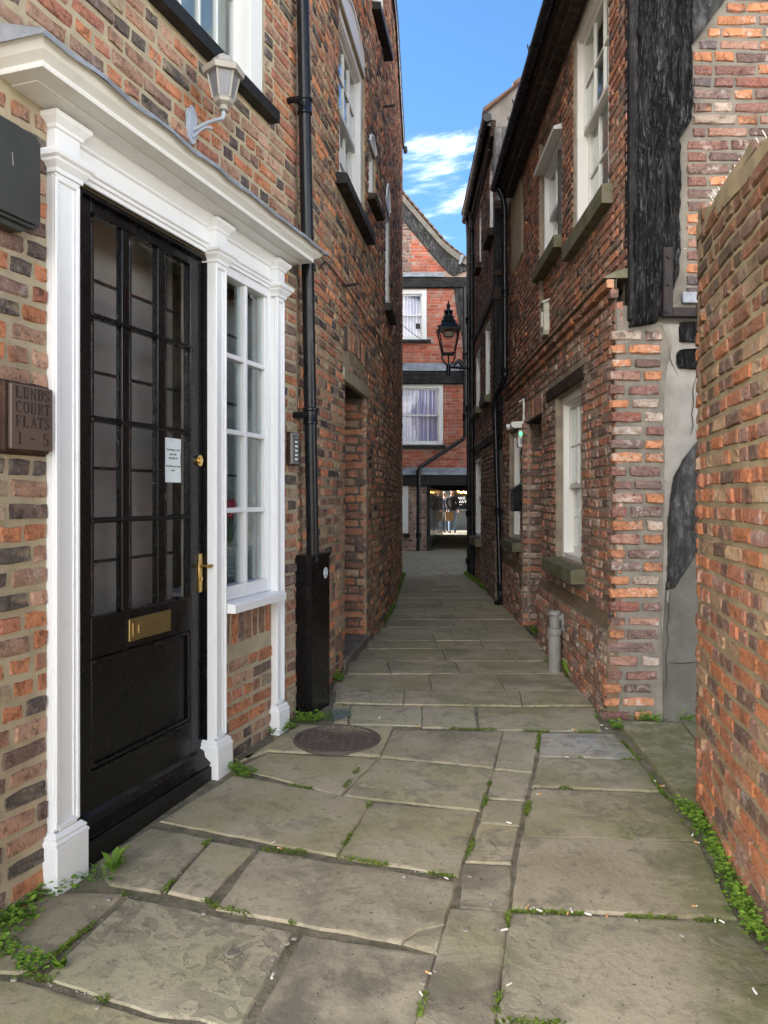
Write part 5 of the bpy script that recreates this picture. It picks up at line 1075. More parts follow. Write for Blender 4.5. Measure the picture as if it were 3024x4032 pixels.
sash(FH, PF, *m1[:4], .015, 2, (2, 2), M['white_old'], sill=(M['stone'], .07, .12, .09)); sash(FH, PF, *m2[:4], .015, 2, (2, 2), M['white_old'], sill=(M['stone'], .07, .12, .09)); sash(FH, PF, *g1[:4], .02, 2, (2, 2), M['white_old'], sill=(M['stone'], .08, .14, .10), curtain=(M['blind'], 0, 1, 0, 1))
cavity(PF, 0.0, EF, -.2, 6.42, .6, FH, M['room'], [(7, 14.2), (7, 10.45)])
m = MB(); m.add([(1.53, 10.425, 5.3), (7, 10.425, 5.3), (7, 10.425, 9.6), (4.9, 10.425, 9.6), (1.40, 10.425, 6.62), (1.40, 10.425, 6.45), (1.53, 10.425, 6.40)], [(0, 1, 2, 3, 4, 5, 6)]); m.build('gable_render', M['render'], FH)
m = MB(); n = 9
for i in range(n):
    q = i/n; x, z = 1.34+3.6*q, 6.60+3.06*q; x2, z2 = 1.34+3.6*(q+1/n)+.05, 6.60+3.06*(q+1/n)+.03; m.prism(Frame((0, 10.40), (1, 0), (0, -1)), [(x, z), (x2, z2), (x2, z2+.02), (x, z+.055)], -.14, .045, 'uz')
m.build('verge_tile', M['tile'], FH)
m = MB(); m.add([(1.34, 10.42, 6.62), (1.42, 14.25, 6.62), (5.2, 14.25, 9.8), (5.0, 10.42, 9.8)], [(0, 1, 2, 3)]); m.build('roof', M['tile'], FH)
ff = Frame((1.515, 10.42), PF.dirn(0), PF.frame(0).n); m = MB(); m.box(ff, .0, EF, .0, .07, 6.30, 6.52, .004); m.build('eaves_board', M['timber_b'], FH)
m = MB(); m.tube([ff.p(-.08, .125, 6.52), ff.p(EF-.05, .125, 6.49)], .06, 14)
for u in (.4, 1.2, 2.0, 2.8, 3.5): m.tube([ff.p(u-.02, .125, 6.515), ff.p(u+.02, .125, 6.515)], .066, 12); m.tube([ff.p(u, .19, 6.53), ff.p(u, .195, 6.57)], .006, 5)
m.build('gutter', M['iron'], FH, smooth=45)
m = MB(); m.tube([ff.p(.3, .06, 6.25), ff.p(1.5, .05, 6.15), ff.p(3.0, .05, 6.1), ff.p(3.62, .06, 5.9), ff.p(3.66, .06, 3.0)], .018, 8); m.build('conduit', M['wire'], FH, smooth=True)
for (x, y, lab) in ((1.53, 13.95, 'shiny black downpipe at the far end of the right-hand row, beside the street lantern'), (1.545, 13.55, 'second black downpipe close behind the lantern bracket')):
    d = thing('downpipe', lab, 'downpipe', (x, y, 0)); m = MB(); m.tube([(x-.02, y, 6.45), (x-.01, y, 6.3), (x, y, 6.1), (x+.01, y, .0)], .038, 12); m.build('pipe', M['iron'], d, smooth=40)
    for z in (4.6, 3.0, 1.1, .25) if y > 13.8 else (4.2, 2.2): m = MB(); m.lathe((x, y, z-.05), [(.039, 0), (.05, .01), (.05, .09), (.054, .095), (.054, .11), (.039, .115)], 12); m.box(WORLD, x, x+.09, y-.012, y+.012, z-.012, z+.012); m.build('pipe_collar', M['iron'], d, smooth=40)

# ---------------------------------------------------------------- garden wall at the right edge
PG = Path([(.98, .4), (1.13, 1.5), (1.285, 2.585), (1.375, 3.10), (1.49, 3.66), (1.53, 3.74)], False); EG = PG.s[-1]
GW = thing('brick_wall', 'old orange brick garden wall at the right edge of the picture', 'wall', (1.6, 2.6, 0))
top = lambda s: 2.43+.09*s-max(0, s-EG+.12)*.9
sheet(PG, 0, EG, -.3, 2.76, [], M['mortar_g'], GW, rough=.003, v=-.0025, step=.08, zstep=.08, topfn=top)
recs = [q for q in lay(PG, .9, EG, -.2, 2.74, [], .0745, .0155, .212, .10, .5) if q[3]+.03 < top(q[1])]
recs = [(p, s, v+.003+.004*mnoise.noise((s*2.2, z*2.2, 3)), z, L, h) for p, s, v, z, L, h in recs]
build_bricks(recs, 'g', M['brick_g'], GW, 1.0)
m = MB(); n = 60; vs = []
for i in range(n+1):
    s = EG*i/n; f = PG.frame(s); t_ = top(s); w = .012*mnoise.noise((s*6, 1, 1)); vs += [f.p(0, .004+w, t_-.10), f.p(0, .008+w, t_-.03+w), f.p(0, -.04, t_+.01+w), f.p(0, -.18, t_+.05+w), f.p(0, -.34, t_+.0)]
m.add(vs, [(i*5+j, (i+1)*5+j, (i+1)*5+j+1, i*5+j+1) for i in range(n) for j in range(4)]); m.build('mortar_coping', M['mortar_g'], GW, smooth=True)
m = MB(); f0, f1 = PG.frame(0), PG.frame(EG); m.add([(*f1.p(0, -.012, 0)[:2], -.3), (*f1.p(0, -.35, 0)[:2], -.3), (*f1.p(0, -.35, 0)[:2], 2.7), (*f1.p(0, -.012, 0)[:2], 2.7)], [(0, 1, 2, 3)])
m.add([(*f0.p(0, -.35, 0)[:2], -.3), (*f1.p(0, -.35, 0)[:2], -.3), (*f1.p(0, -.35, 0)[:2], 2.7), (*f0.p(0, -.35, 0)[:2], 2.45)], [(0, 1, 2, 3)]); m.build('wall_back', M['mortar_g'], GW)
sp = thing('bird_spikes', 'row of clear bird spikes along the top of the garden wall', 'bird spikes', PG.at(EG-.6, -.1, 2.7))
for i in range(16):
    s = EG-.13-.075*i; f = PG.frame(s); t_ = top(s); m = MB()
    m.tube([f.p(0, -.09, t_+.02), f.p(-.01, -.05, t_+.085)], .0022, 5); m.build('spike', M['spike'], sp)
m = MB(); m.tube([PG.frame(EG-.13-.075*i).p(0, -.09, top(EG-.13-.075*i)+.022) for i in range(16)], .008, 5); m.build('strip', M['spike'], sp)
# ---------------------------------------------------------------- the red brick house over the passage at the end
FB = Frame((0, 20.3), (1, 0), (0, -1)); PBh = Path([(-2.4, 20.3), (4.0, 20.3)], True, -2.4)
BH = thing('gabled_house', 'red brick gabled house closing the alley above the dark passage', 'house', (1, 20.3, 0))
bw1 = (.20, 1.56, 2.80, 4.39, .1); bw2 = (-.1, 1.13, 5.58, 6.90, .1); bp = (1.16, 2.75, -.2, 1.72, .0); bd = (-.3, .64, .46, 1.78, .1)
def rake(x): return 9.33-1.17*(x-.46) if x < 1.5 else 8.113-.95*(x-1.5)+.3*(x-1.5)**2
gtop = lambda s: rake(s)-.12
sheet(PBh, -2.4, 4.0, -.2, 9.9, [bw1, bw2, bp, bd], M['mortar_f'], BH, topfn=lambda s: gtop(max(s, -.2)), step=.2, zstep=.2)
blk = [h[:4] for h in (bw1, bw2, bp, bd)]+[(.1, 1.70, 2.70, 2.80), (-.2, 1.3, 5.47, 5.58), (-2.4, 4, 1.71, 2.20), (-2.4, 4, 4.40, 4.95), (-2.4, 4, 6.93, 7.36)]
recs = [q for q in lay(PBh, .36, 2.62, 2.2, 9.6, blk, .086, .012, .215, .103, .25) if q[3] < rake(q[1])-.55 and (q[3] < 7 or q[1] > .72) and not (5.0 < q[3] < 6.95 and q[1] > 1.82+max(0, (6.93-q[3]))*.17)]
build_bricks(recs, 'f', M['brick_f'], BH, .5)
recs = [q for q in lay(PBh, .36, .74, 7.36, 9.4, [], .084, .014, .2, .1, .5) if q[3] < rake(q[1])-.5]+lay(PBh, .64, 1.10, .0, 1.7, [bd[:4]], .075, .015, .2, .1, .5)+lay(PBh, .3, .64, .0, .45, [], .075, .015, .2, .1, .5)
build_bricks(recs, 'd', M['brick_w'], BH, 1.2, single=0)
def beam(z0, z1, v, name='floor_beam', mat=None, u0=-2.3, u1=2.75):
    m = MB(); m.box(FB, u0, u1, -.1, v, z0, z1, .012); return m.build(name, mat or M['timber_x'], BH)
beam(1.72, 2.0, .10, mat=M['sill_black']); beam(4.40, 4.74, .10); beam(6.93, 7.20, .10)
def leadstrip(z0, z1, v, u0=-2.3, u1=2.7):
    m = MB(); n = 30; vs = []
    for i in range(n+1):
        u = u0+(u1-u0)*i/n; w = .006*mnoise.noise((u*3, z0, 1)); vs += [FB.p(u, .004, z1+w), FB.p(u, .03, z1-.05+w), FB.p(u, v, z0+.08+w), FB.p(u, v+.012, z0+w)]
    m.add(vs, [(i*4+j, (i+1)*4+j, (i+1)*4+j+1, i*4+j+1) for i in range(n) for j in range(3)]); m.build('lead_flashing', M['lead'], BH, smooth=35)
leadstrip(2.0, 2.19, .13); leadstrip(4.73, 4.95, .12); leadstrip(7.2, 7.34, .12, u1=1.6)
# rafter boards and verge
m = MB(); n = 14
P_ = [(.0+2.3*i/n, rake(.0+2.3*i/n)) for i in range(n+1)]
m.prism(FB, [(a, b-.10) for a, b in P_]+[(a, b-.56-.02*a) for a, b in reversed(P_) if b-.56-.02*a > 7.22]+[], -.05, .06, 'uz'); m.build('barge_board', M['timber_d'], BH)
m = MB(); m.prism(FB, [(a, b-.12) for a, b in P_]+[(a, b+.06) for a, b in reversed(P_)], -.1, .14, 'uz'); m.build('verge', M['mortar_q'], BH)
m = MB()
for i in range(18): x = .02+2.25*i/18; z = rake(x)+.05; m.prism(FB, [(x, z+.03), (x+.16, z-.10), (x+.16, z-.06), (x+.01, z+.075)], -.3, .17, 'uz')
m.build('verge_tile', M['tile'], BH)
m = MB(); m.prism(FB, [(1.94, 7.52), (2.02, 7.76), (2.10, 7.74), (2.0, 7.50)], .15, .19, 'uz'); m.build('slipped_slate', M['lead'], BH)
m = MB(); m.prism(FB, [(1.84, 6.93), (1.92, 6.3), (2.04, 5.7), (2.10, 5.2), (2.16, 4.75), (2.7, 4.75), (2.7, 6.93)], -.05, .05, 'uz'); m.build('curved_bracket', M['timber_d'], BH)
m = MB(); n = 2
m.add([(-2.4, 20.2, 9.8), (.0, 20.2, 9.93), (.0, 28, 9.93), (-2.4, 28, 9.8)], [(0, 1, 2, 3)])
m.add([(a, 20.2, b) for a, b in P_]+[(a, 28, b) for a, b in P_], [(i, i+1, i+16, i+15) for i in range(14)]); m.build('roof', M['tile'], BH)
# windows
sash(BH, PBh, *bw1[:4], .02, 4, (1, 1), M['white_old'], fw=.11, meet=3.58, glass=M['glass_low'], curtain=(M['curtain_l'], 0, 1, 0, 1), sill=(M['sill_black'], .06, .10, .10), label='window with lilac curtains')
m = MB(); F = FB
for i in range(10): u = .33+.12*i; m.box(F, u, u+.012, -.13, -.118, 2.85, 4.28, 0)
m.build('window_bar', M['white'], BH)
m = MB(); m.ball((.75, 20.75, 3.2), .12, 10, 6); m.build('lit_lamp', M['lampshade'], BH); m = MB(); m.ball((1.2, 20.75, 3.62), .10, 10, 6); m.build('lit_lamp', M['lampshade'], BH)
W2 = sash(BH, PBh, *bw2[:4], .02, 2, (1, 1), M['white_old'], fw=.13, meet=6.22, glass=M['glass_low'], curtain=(M['curtain'], 0, 1, 0, 1), sill=(M['sill_black'], .10, .09, .10))
m = MB(); m.box(FB, .84, .96, -.10, -.09, 5.88, 6.02, 0); m.build('extractor_vent', M['wire'], W2)
m = MB(); m.box(FB, .30, .64, -.06, .0, .46, 1.78, .004); m.box(FB, .34, .60, -.06, .012, .5, 1.74, .006); m.build('white_shutter', M['white_old'], BH); m = MB(); m.box(FB, .25, .68, -.05, .06, .36, .46, .004); m.build('window_sill', M['sill_black'], BH)
# passage
m = MB()
for u0, u1 in ((1.13, 1.22), (2.62, 2.74)): m.box(FB, u0, u1, -.2, .04, -.05, 1.72, .006)
m.build('passage_post', M['timber'], BH)
pd = Frame((1.22, 20.32), (math.sin(rad(6.5)), math.cos(rad(6.5))), (math.cos(rad(6.5)), -math.sin(rad(6.5)))); 
for i in range(30):
    m = MB(); m.box(pd, .02+.305*i, .315+.305*i, -.05, .0+.004*(i % 2), -.05, 1.75, .008); m.build('wall_board', M['wood_door'], BH)
m = MB(); m.box(WORLD, 1.0, 4.2, 20.4, 29.3, 1.735, 1.80, 0)
for i in range(12): m.box(WORLD, 1.1, 4.0, 20.9+.72*i, 21.02+.72*i, 1.66, 1.735, .01)
m.build('passage_ceiling', M['timber_x'], BH)
m = MB(); m.box(pd, 0, 9.1, 1.50, 1.6, -.05, 1.75, 0); m.build('passage_wall', M['room'], BH)
m = MB(); z0, z1 = 1.80, 7.3
m.box(WORLD, -6, 1.0, 20.95, 29.2, -.2, 7.3, 0); m.box(WORLD, 1.0, 4.2, 20.95, 29.2, 1.82, 7.3, 0); m.box(WORLD, 4.2, 9, 20.4, 29.2, -.2, 7.3, 0); m.box(WORLD, -6, -2.4, 20.31, 20.95, -.2, 7.3, 0)
m.build('house_body', M['mortar_f'], BH)
# pipes on this house
d = thing('downpipe', 'black downpipe running diagonally across the red brick above the passage', 'downpipe', (.92, 20.2, 0))
m = MB(); m.tube([(2.12, 20.12, 6.9), (2.12, 20.12, 3.02), (2.06, 20.12, 2.93), (1.0, 20.10, 2.24), (.92, 20.06, 2.16), (.905, 20.05, 2.02), (.90, 20.12, .02)], .055, 12); m.tube([(1.80, 20.12, 4.86), (1.95, 20.12, 4.98), (2.12, 20.12, 4.80)], .06, 10); m.build('pipe', M['iron'], d, smooth=40)
for x, z in ((2.12, 5.1), (2.12, 3.5), (.905, 2.05), (.90, .40)): m = MB(); m.lathe((x, 20.1, z-.07), [(.056, 0), (.072, .01), (.072, .12), (.08, .13), (.08, .15), (.056, .155)], 12); m.build('pipe_collar', M['iron'], d, smooth=40)
# street lantern on its bracket
c = (1.16, 13.85, 3.70); ln_ = thing('street_lantern', 'black four-sided street lantern on a bracket from the right-hand wall', 'lantern', c)
m = MB(); m.lathe((c[0], c[1], 3.60), [(.035, 0), (.042, .004), (.042, .19), (.03, .20), (.0, .20)], 12); m.tube([(c[0], c[1], 3.75), (c[0]+.34, c[1], 3.735), (c[0]+.42, c[1], 3.73)], .02, 8)
m.tube([(1.55, c[1], 3.55), (1.45, c[1], 3.62), (1.36, c[1], 3.72)], .008, 6); m.tube([(1.36, c[1], 3.72), (1.38, c[1], 3.66), (1.42, c[1], 3.65), (1.43, c[1], 3.69)], .007, 6); m.build('bracket_arm', M['iron'], ln_, smooth=40)
m = MB()
for k in range(4):
    a = k*math.pi/2+math.pi/4; q = lambda r, z: (c[0]+r*math.cos(a), c[1]+r*math.sin(a), z)
    m.tube([q(.035, 3.79), q(.10, 3.83), q(.165, 3.92), q(.17, 3.97), q(.13, 3.985), q(.12, 3.96)], .010, 7)
m.tube([(c[0], c[1], 3.79), (c[0], c[1], 3.98)], .014, 8); m.build('scroll_support', M['iron'], ln_, smooth=True)
m = MB(); rt = math.pi/4
m.lathe((c[0], c[1], 0), [(.0, 3.97), (.15, 3.97), (.16, 3.985), (.15, 4.0)], 4, rt); m.lathe((c[0], c[1], 0), [(.25, 4.405), (.272, 4.405), (.277, 4.435), (.25, 4.44)], 4, rt)
for k in range(4):
    a = k*math.pi/2+rt; m.tube([(c[0]+.15*math.cos(a), c[1]+.15*math.sin(a), 3.99), (c[0]+.265*math.cos(a), c[1]+.265*math.sin(a), 4.42)], .013, 6); m.ball((c[0]+.27*math.cos(a), c[1]+.27*math.sin(a), 4.45), .018, 6, 4, 1.8)
m.build('lantern_frame', M['iron'], ln_)
m = MB(); m.lathe((c[0], c[1], 0), [(.268, 4.435), (.145, 4.565), (.0, 4.565)], 4, rt); m.lathe((c[0], c[1], 0), [(.13, 4.56), (.135, 4.585), (.115, 4.60), (.10, 4.63), (.105, 4.65), (.085, 4.67), (.07, 4.72), (.085, 4.74), (.085, 4.76), (.03, 4.80), (.025, 4.82), (.035, 4.85), (.035, 4.875), (.012, 4.90), (.016, 4.92), (.0, 4.97)], 14); m.build('lantern_roof', M['iron'], ln_)
for k in range(4):
    a0, a1 = k*math.pi/2+rt, (k+1)*math.pi/2+rt; q = lambda a, r, z: (c[0]+r*math.cos(a), c[1]+r*math.sin(a), z)
    MB().add([q(a0, .147, 4.0), q(a1, .147, 4.0), q(a1, .262, 4.41), q(a0, .262, 4.41)], [(0, 1, 2, 3)]).build('lantern_pane', M['lampglass'], ln_)
m = MB(); m.lathe((c[0], c[1], 0), [(.03, 4.28), (.09, 4.30), (.12, 4.37), (.0, 4.37)], 12); m.build('reflector', M['plastic_old'], ln_)
wr = MB(); wr.tube([(.30, 13.9, 4.55), (.5, 14.0, 4.40), (.75, 14.1, 4.26), (1.05, 14.1, 4.18), (1.35, 14.05, 4.13), (1.56, 13.9, 4.14)], .006, 5); tag(wr.build('overhead_cable', M['wire'], smooth=True), 'thin black cable sagging across the alley behind the lantern', 'cable')

nb = thing('court_sun_block', 'unseen block added left of the small court to stop the sun', 'house', (-3, 17, 0))  # added out of view to keep the sun off the small court
m = MB(); m.box(WORLD, -8, -1.7, 13.95, 20.28, -.2, 8.2, 0); m.build('house_body', M['mortar_a'], nb)
# ---------------------------------------------------------------- sunlit street beyond the passage
SH = thing('shop', 'grey-green shopfront across the sunny street seen through the passage', 'shop', (3.2, 34, 0)); FS = Frame((0, 34.0), (1, 0), (0, -1))
m = MB(); m.box(FS, -20, 2.95, -.4, 0, 0, 9, .01); m.box(FS, 3.7, 30, -.4, -.02, 3.0, 9, .01); m.box(FS, 2.95, 3.7, -.4, 0, 3.0, 9, .01); m.box(FS, 2.95, 30, -.3, .03, 0, .80, .01)
m.box(FS, 2.5, 2.95, 0, .12, 0, 3.2, .01); m.box(FS, 2.6, 2.68, .12, .16, .2, 3, .01); m.box(FS, 2.78, 2.86, .12, .16, .2, 3, .01)
m.box(FS, 2.95, 9, .03, .10, .80, .90, .01); m.box(FS, 3.0, 3.9, .03, .06, .1, .7, .02); m.box(FS, 3.06, 3.84, .05, .07, .2, .42, .01); m.box(FS, 3.06, 3.84, .05, .07, .48, .66, .01); m.build('shopfront', M['shop'], SH)
m = MB(); m.box(WORLD, 2.9, 9, 34.35, 38, .5, 3.2, 0); m.build('interior', M['shop_dark'], SH)
MB().box(FS, 2.95, 9, -.05, -.04, .9, 3.1, 0).build('pane', M['glass_dark'], SH)
for x, z in ((3.05, 1.83), (3.10, 1.77), (3.2, 1.84), (3.28, 1.73), (3.38, 1.80), (3.5, 1.76), (3.60, 1.82), (3.34, 1.66), (3.45, 1.64), (3.56, 1.66), (3.64, 1.63), (3.02, 1.79), (3.66, 1.84)):
    m = MB(); m.ball((x, 34.3, z), .038, 8, 6); m.build('string_bulb', M['bulb'], SH)
text('TAKE', FS, 3.36, -.03, 1.33, .16, M['sign_white'], SH, 'window_lettering', ext=1.25); text('AWAY', FS, 3.36, -.03, 1.17, .16, M['sign_white'], SH, 'window_lettering', ext=1.25)
for s, z in (('COFFEE', .98),): text(s, FS, 3.36, -.03, z+.1, .05, M['sign_white'], SH, 'window_lettering')
m = MB(); m.box(WORLD, -15, -5, 37, 45, 0, 9, 0); m.build('neighbour_body', M['shop'], SH)
def person(label, base, h, face, mats, pose, cut=None):
    """one continuous body grown over joints, materials by height; hair is a child"""
    j, e = [], []
    def add(p, r, par=None):
        j.append((p, r)); i = len(j)-1
        if par is not None: e.append((par, i))
        return i
    k = h/1.75
    pel = add((0, 0, .95), (.155, .115)); wa = add((0, 0, 1.10), (.165, .115), pel); ch = add((0, .0, 1.30), (.19, .125), wa); sh_ = add((0, 0, 1.43), (.16, .095), ch); nk = add((0, .0, 1.515), (.058, .058), sh_); hd = add((0, .015, 1.60), (.078, .092), nk); hd2 = add((0, .015, 1.70), (.074, .085), hd); add((0, .01, 1.755), (.045, .05), hd2); add((0, .12, 1.625), (.014, .016), hd)
    for s in (-1, 1):
        P0 = pose['L' if s < 0 else 'R']
        a = add((s*.20, 0, 1.415), (.07, .07), sh_); b = add((s*.245, *P0[0]), (.056, .056), a); c_ = add((s*P0[2], *P0[1]), (.042, .042), b); d_ = add((s*P0[2], P0[1][0]+.02, P0[1][1]-.10), (.035, .05), c_); add((s*P0[2], P0[1][0]+.03, P0[1][1]-.17), (.02, .036), d_)
        q = pose['legL' if s < 0 else 'legR']
        a = add((s*.095, 0, .86), (.105, .105), pel); b = add((s*.10, q*.5+.01, .50), (.075, .075), a); c_ = add((s*.105, q, .11), (.052, .055), b); d_ = add((s*.108, q+.03, .05), (.045, .05), c_); add((s*.115, q+.17, .035), (.042, .032), d_)
    me = D.meshes.new('person'); me.from_pydata([tuple(x*k for x in p) for p, r in j], e, [])
    o = D.objects.new('person', me); COL.objects.link(o); md = o.modifiers.new('s', 'SKIN'); md.use_smooth_shade = True
    for v, (p, r) in zip(me.skin_vertices[0].data, j): v.radius = (r[0]*k, r[1]*k)
    me.skin_vertices[0].data[0].use_root = True
    sd = o.modifiers.new('d', 'SUBSURF'); sd.levels = sd.render_levels = 2
    dg = bpy.context.evaluated_depsgraph_get(); dg.update(); m2 = D.meshes.new_from_object(o.evaluated_get(dg)); o.modifiers.clear(); o.data = m2; m2.name = 'person'
    for mm in mats: m2.materials.append(mm)
    for p in m2.polygons:
        c = p.center/k; x = abs(c.x)
        if c.z < .085: i = 3
        elif c.z < .92 and x < .21: i = 2
        elif c.z > 1.50: i = 0
        elif x > .2 and c.z < pose['cuff']: i = 0
        else: i = 1
        p.material_index = i
    o.location = base; o.rotation_euler = (0, 0, face); WO[o] = Vector(base); tag(o, label, 'person')
    me = D.meshes.new('hair'); b = bmesh.new(); bmesh.ops.create_uvsphere(b, u_segments=12, v_segments=8, radius=.092*k); bmesh.ops.delete(b, geom=[v for v in b.verts if v.co.z < -.02*k and v.co.y > -.02*k or v.co.z < -.06*k], context='VERTS'); b.to_mesh(me); b.free(); me.materials.append(M['hair']); me.shade_smooth()
    hobj = D.objects.new('hair', me); COL.objects.link(hobj); hobj.parent = o; hobj.location = (0, -.005*k, 1.69*k); hobj.scale = (.95, 1.05, .98)
    return o
person('grey-haired person in a charcoal jacket and blue jeans holding a paper bag', (2.72, 30.7, 0), 1.72, rad(175), [M['skin'], M['jacket'], M['jeans'], M['shoe']], dict(L=((-.02, 1.16), (.10, .97), .27), R=((.02, 1.16), (.16, 1.0), .20), legL=-.04, legR=.06, cuff=.93))
person('person in a dark navy coat seen from the side, half hidden by the passage wall', (2.43, 30.9, 0), 1.62, rad(-75), [M['skin'], M['navy'], M['jeans_d'], M['shoe']], dict(L=((-.02, 1.16), (.22, 1.08), .18), R=((.02, 1.16), (.22, 1.06), .18), legL=-.05, legR=.10, cuff=1.02))
bg = thing('paper_bag', 'brown paper carrier bag held by the person in the charcoal jacket', 'bag', (2.66, 30.5, .52))
m = MB(); m.prism(WORLD, [(2.44, .48), (2.74, .48), (2.76, .84), (2.42, .84)], 30.42, 30.54, 'uz'); m.build('bag', M['kraft'], bg); m = MB(); m.tube([(2.52, 30.48, .84), (2.55, 30.48, .94), (2.62, 30.48, .94), (2.66, 30.48, .84)], .008, 6); m.build('handle', M['kraft'], bg)
# ---------------------------------------------------------------- small things on the ground
c = (MANHOLE[0], MANHOLE[1], gz(MANHOLE[1])+.012); mh = thing('manhole_cover', 'round rusty iron manhole cover set in the flags before the black casing', 'manhole cover', c)
m = MB(); m.lathe((c[0], c[1], c[2]-.02), [(.255, 0), (.255, .018), (.248, .022), (.235, .022), (.232, .016), (.0, .016)], 40); m.build('cover', M['iron_cover'], mh, smooth=35)
m = MB()
for i in range(-9, 10):
    for j in range(-9, 10):
        x, y = i*.0245+(j % 2)*.012, j*.0245
        if math.hypot(x, y) > .222 or (abs(x) < .09 and abs(y) < .02): continue
        a = (i+j) % 2*math.pi/2+.4; u = Frame((c[0]+x, c[1]+y), (math.cos(a), math.sin(a)), (-math.sin(a), math.cos(a))); m.box(u, -.009, .009, -.004, .004, c[2]-.006, c[2]+.003, .0015)
m.build('stud_pattern', M['iron_cover'], mh, kind='stuff')
dr = thing('drain_grate', 'small square drain grate in the grass beside the black casing', 'drain', (*DRAIN[0], 0))
m = MB(); a, b, c_, d = [Vector((*q, gz(q[1])+.008)) for q in DRAIN]
for i in range(8): t_ = i/7; m.tube([a.lerp(b, t_), d.lerp(c_, t_)], .005, 4); m.tube([a.lerp(d, t_), b.lerp(c_, t_)], .005, 4)
m.build('grid', M['galv'], dr); m = MB(); m.add([tuple(q-Vector((0, 0, .012))) for q in (a, b, c_, d)], [(0, 1, 2, 3)]); m.build('pit', M['wire'], dr)

def leafmesh(m, tint, p, d, L, w, up, bend=.3, tv=0.):
    """one leaf: a folded, bent blade of four faces"""
    s = Vector((-d.y, d.x, 0)); s = s.normalized() if s.length > 1e-4 else Vector((1, 0, 0)); b = len(m.v); pr = ((0, .12), (.35, 1.), (.7, .8), (1, .05))
    for f, ww in pr:
        q = Vector(p)+d*L*f+Vector((0, 0, up*L*f*(1-bend*f))); 
        for k in (-1, 0, 1): r = q+s*(w*ww*k)+Vector((0, 0, abs(k)*w*.35)); m.v.append(tuple(r)); m.c.append((1, 1, 1)); tint.append(max(0, min(1, tv+R.uniform(-.15, .15))))
    for i in range(3):
        for k in range(2): m.f.append((b+i*3+k, b+i*3+k+1, b+(i+1)*3+k+1, b+(i+1)*3+k)); m.m.append(0)
def along(line, step):
    out = []
    for a, b in zip(line, line[1:]):
        L = math.dist(a, b); n = max(1, int(L/step)); out += [(a[0]+(b[0]-a[0])*i/n, a[1]+(b[1]-a[1])*i/n) for i in range(n)]
    return out
m = MB(); tv = []
for ln in MOSS_LINES:
    for x, y in along(ln, .006):
        g = mnoise.noise((x*6, y*6, 9))
        if g < .02: continue
        for _ in range(5):
            a = R.random()*6.28; q = (x+R.gauss(0, .006), y+R.gauss(0, .006), gz(y)-.010+R.random()*.014); leafmesh(m, tv, q, Vector((math.cos(a), math.sin(a), 0)), R.uniform(.006, .013), R.uniform(.0025, .005), R.uniform(.3, 1.2), tv=.5+g+R.uniform(-.3, .3))
o = m.build('moss', M['moss'], kind='stuff'); tint_attr(o.data, tv); tag(o, 'bright green moss growing in the joints of the paving', 'moss')
m = MB(); tv = []
for li, ln in enumerate(WEED_LINES):
    wide = .045 if li < 5 else (.065 if 8 <= li <= 10 else .035)
    for x0, y0 in along(ln, .012):
        g = mnoise.noise((x0*4, y0*4, 2))
        for _ in range(10 if g > -.1 else (4 if g > -.35 else 1)):
            x, y = x0+R.gauss(0, wide*.5), y0+R.gauss(0, wide*.5); h = abs(R.gauss(0, .022))+.004; a = R.random()*6.28
            leafmesh(m, tv, (x, y, gz(y)+h), Vector((math.cos(a), math.sin(a), 0)), R.uniform(.011, .022), R.uniform(.008, .015), R.uniform(-.1, .7), tv=.3+h*9+g*.4+R.choice((-.3, 0, 0, .3)))
o = m.build('weeds', M['leaf'], kind='stuff'); tint_attr(o.data, tv); tag(o, 'low leafy weeds along the foot of the walls', 'weeds')
m = MB(); tv = []
for ln in GRASS_LINES:
    for x0, y0 in along(ln, .012):
        for _ in range(3):
            x, y = x0+R.gauss(0, .018), y0+R.gauss(0, .018); a = R.random()*6.28; L = R.uniform(.03, .10)
            leafmesh(m, tv, (x, y, gz(y)-.005), Vector((math.cos(a)*.6, math.sin(a)*.6, 0)), L, .0018, R.uniform(.8, 1.8), .75, tv=R.random())
o = m.build('grass', M['grass'], kind='stuff'); tint_attr(o.data, tv); tag(o, 'tufts of fine green grass round the casing and joints', 'grass')
# a dandelion by the plinth and a leafy plant at the pipe
def rosette(name, label, base, n, L, w, seed):
    rr_ = random.Random(seed); t_ = thing(name, label, 'plant', base)
    for i in range(n):
        k = MB(); tv = []; a = rr_.random()*6.28; leafmesh(k, tv, base, Vector((math.cos(a)*.55, math.sin(a)*.55, 0)), L*rr_.uniform(.6, 1.1), w*rr_.uniform(.7, 1.1), rr_.uniform(.7, 1.9), .45, tv=rr_.uniform(.1, .8)); o = k.build('leaf', M['leaf'], t_, smooth=True); tint_attr(o.data, tv)
rosette('dandelion', 'leafy dandelion growing at the foot of the white plinth', (-1.06, 3.0, gz(3)-.01), 9, .12, .018, 3)
rosette('broadleaf_weed', 'broad leafy weed beside the short grey pipe', (1.44, 6.0, -.01), 9, .13, .022, 4)
rosette('broadleaf_weed', 'broad weed in the paving joint at the lower left', (-1.02, 2.42, gz(2.4)-.01), 8, .07, .018, 5)
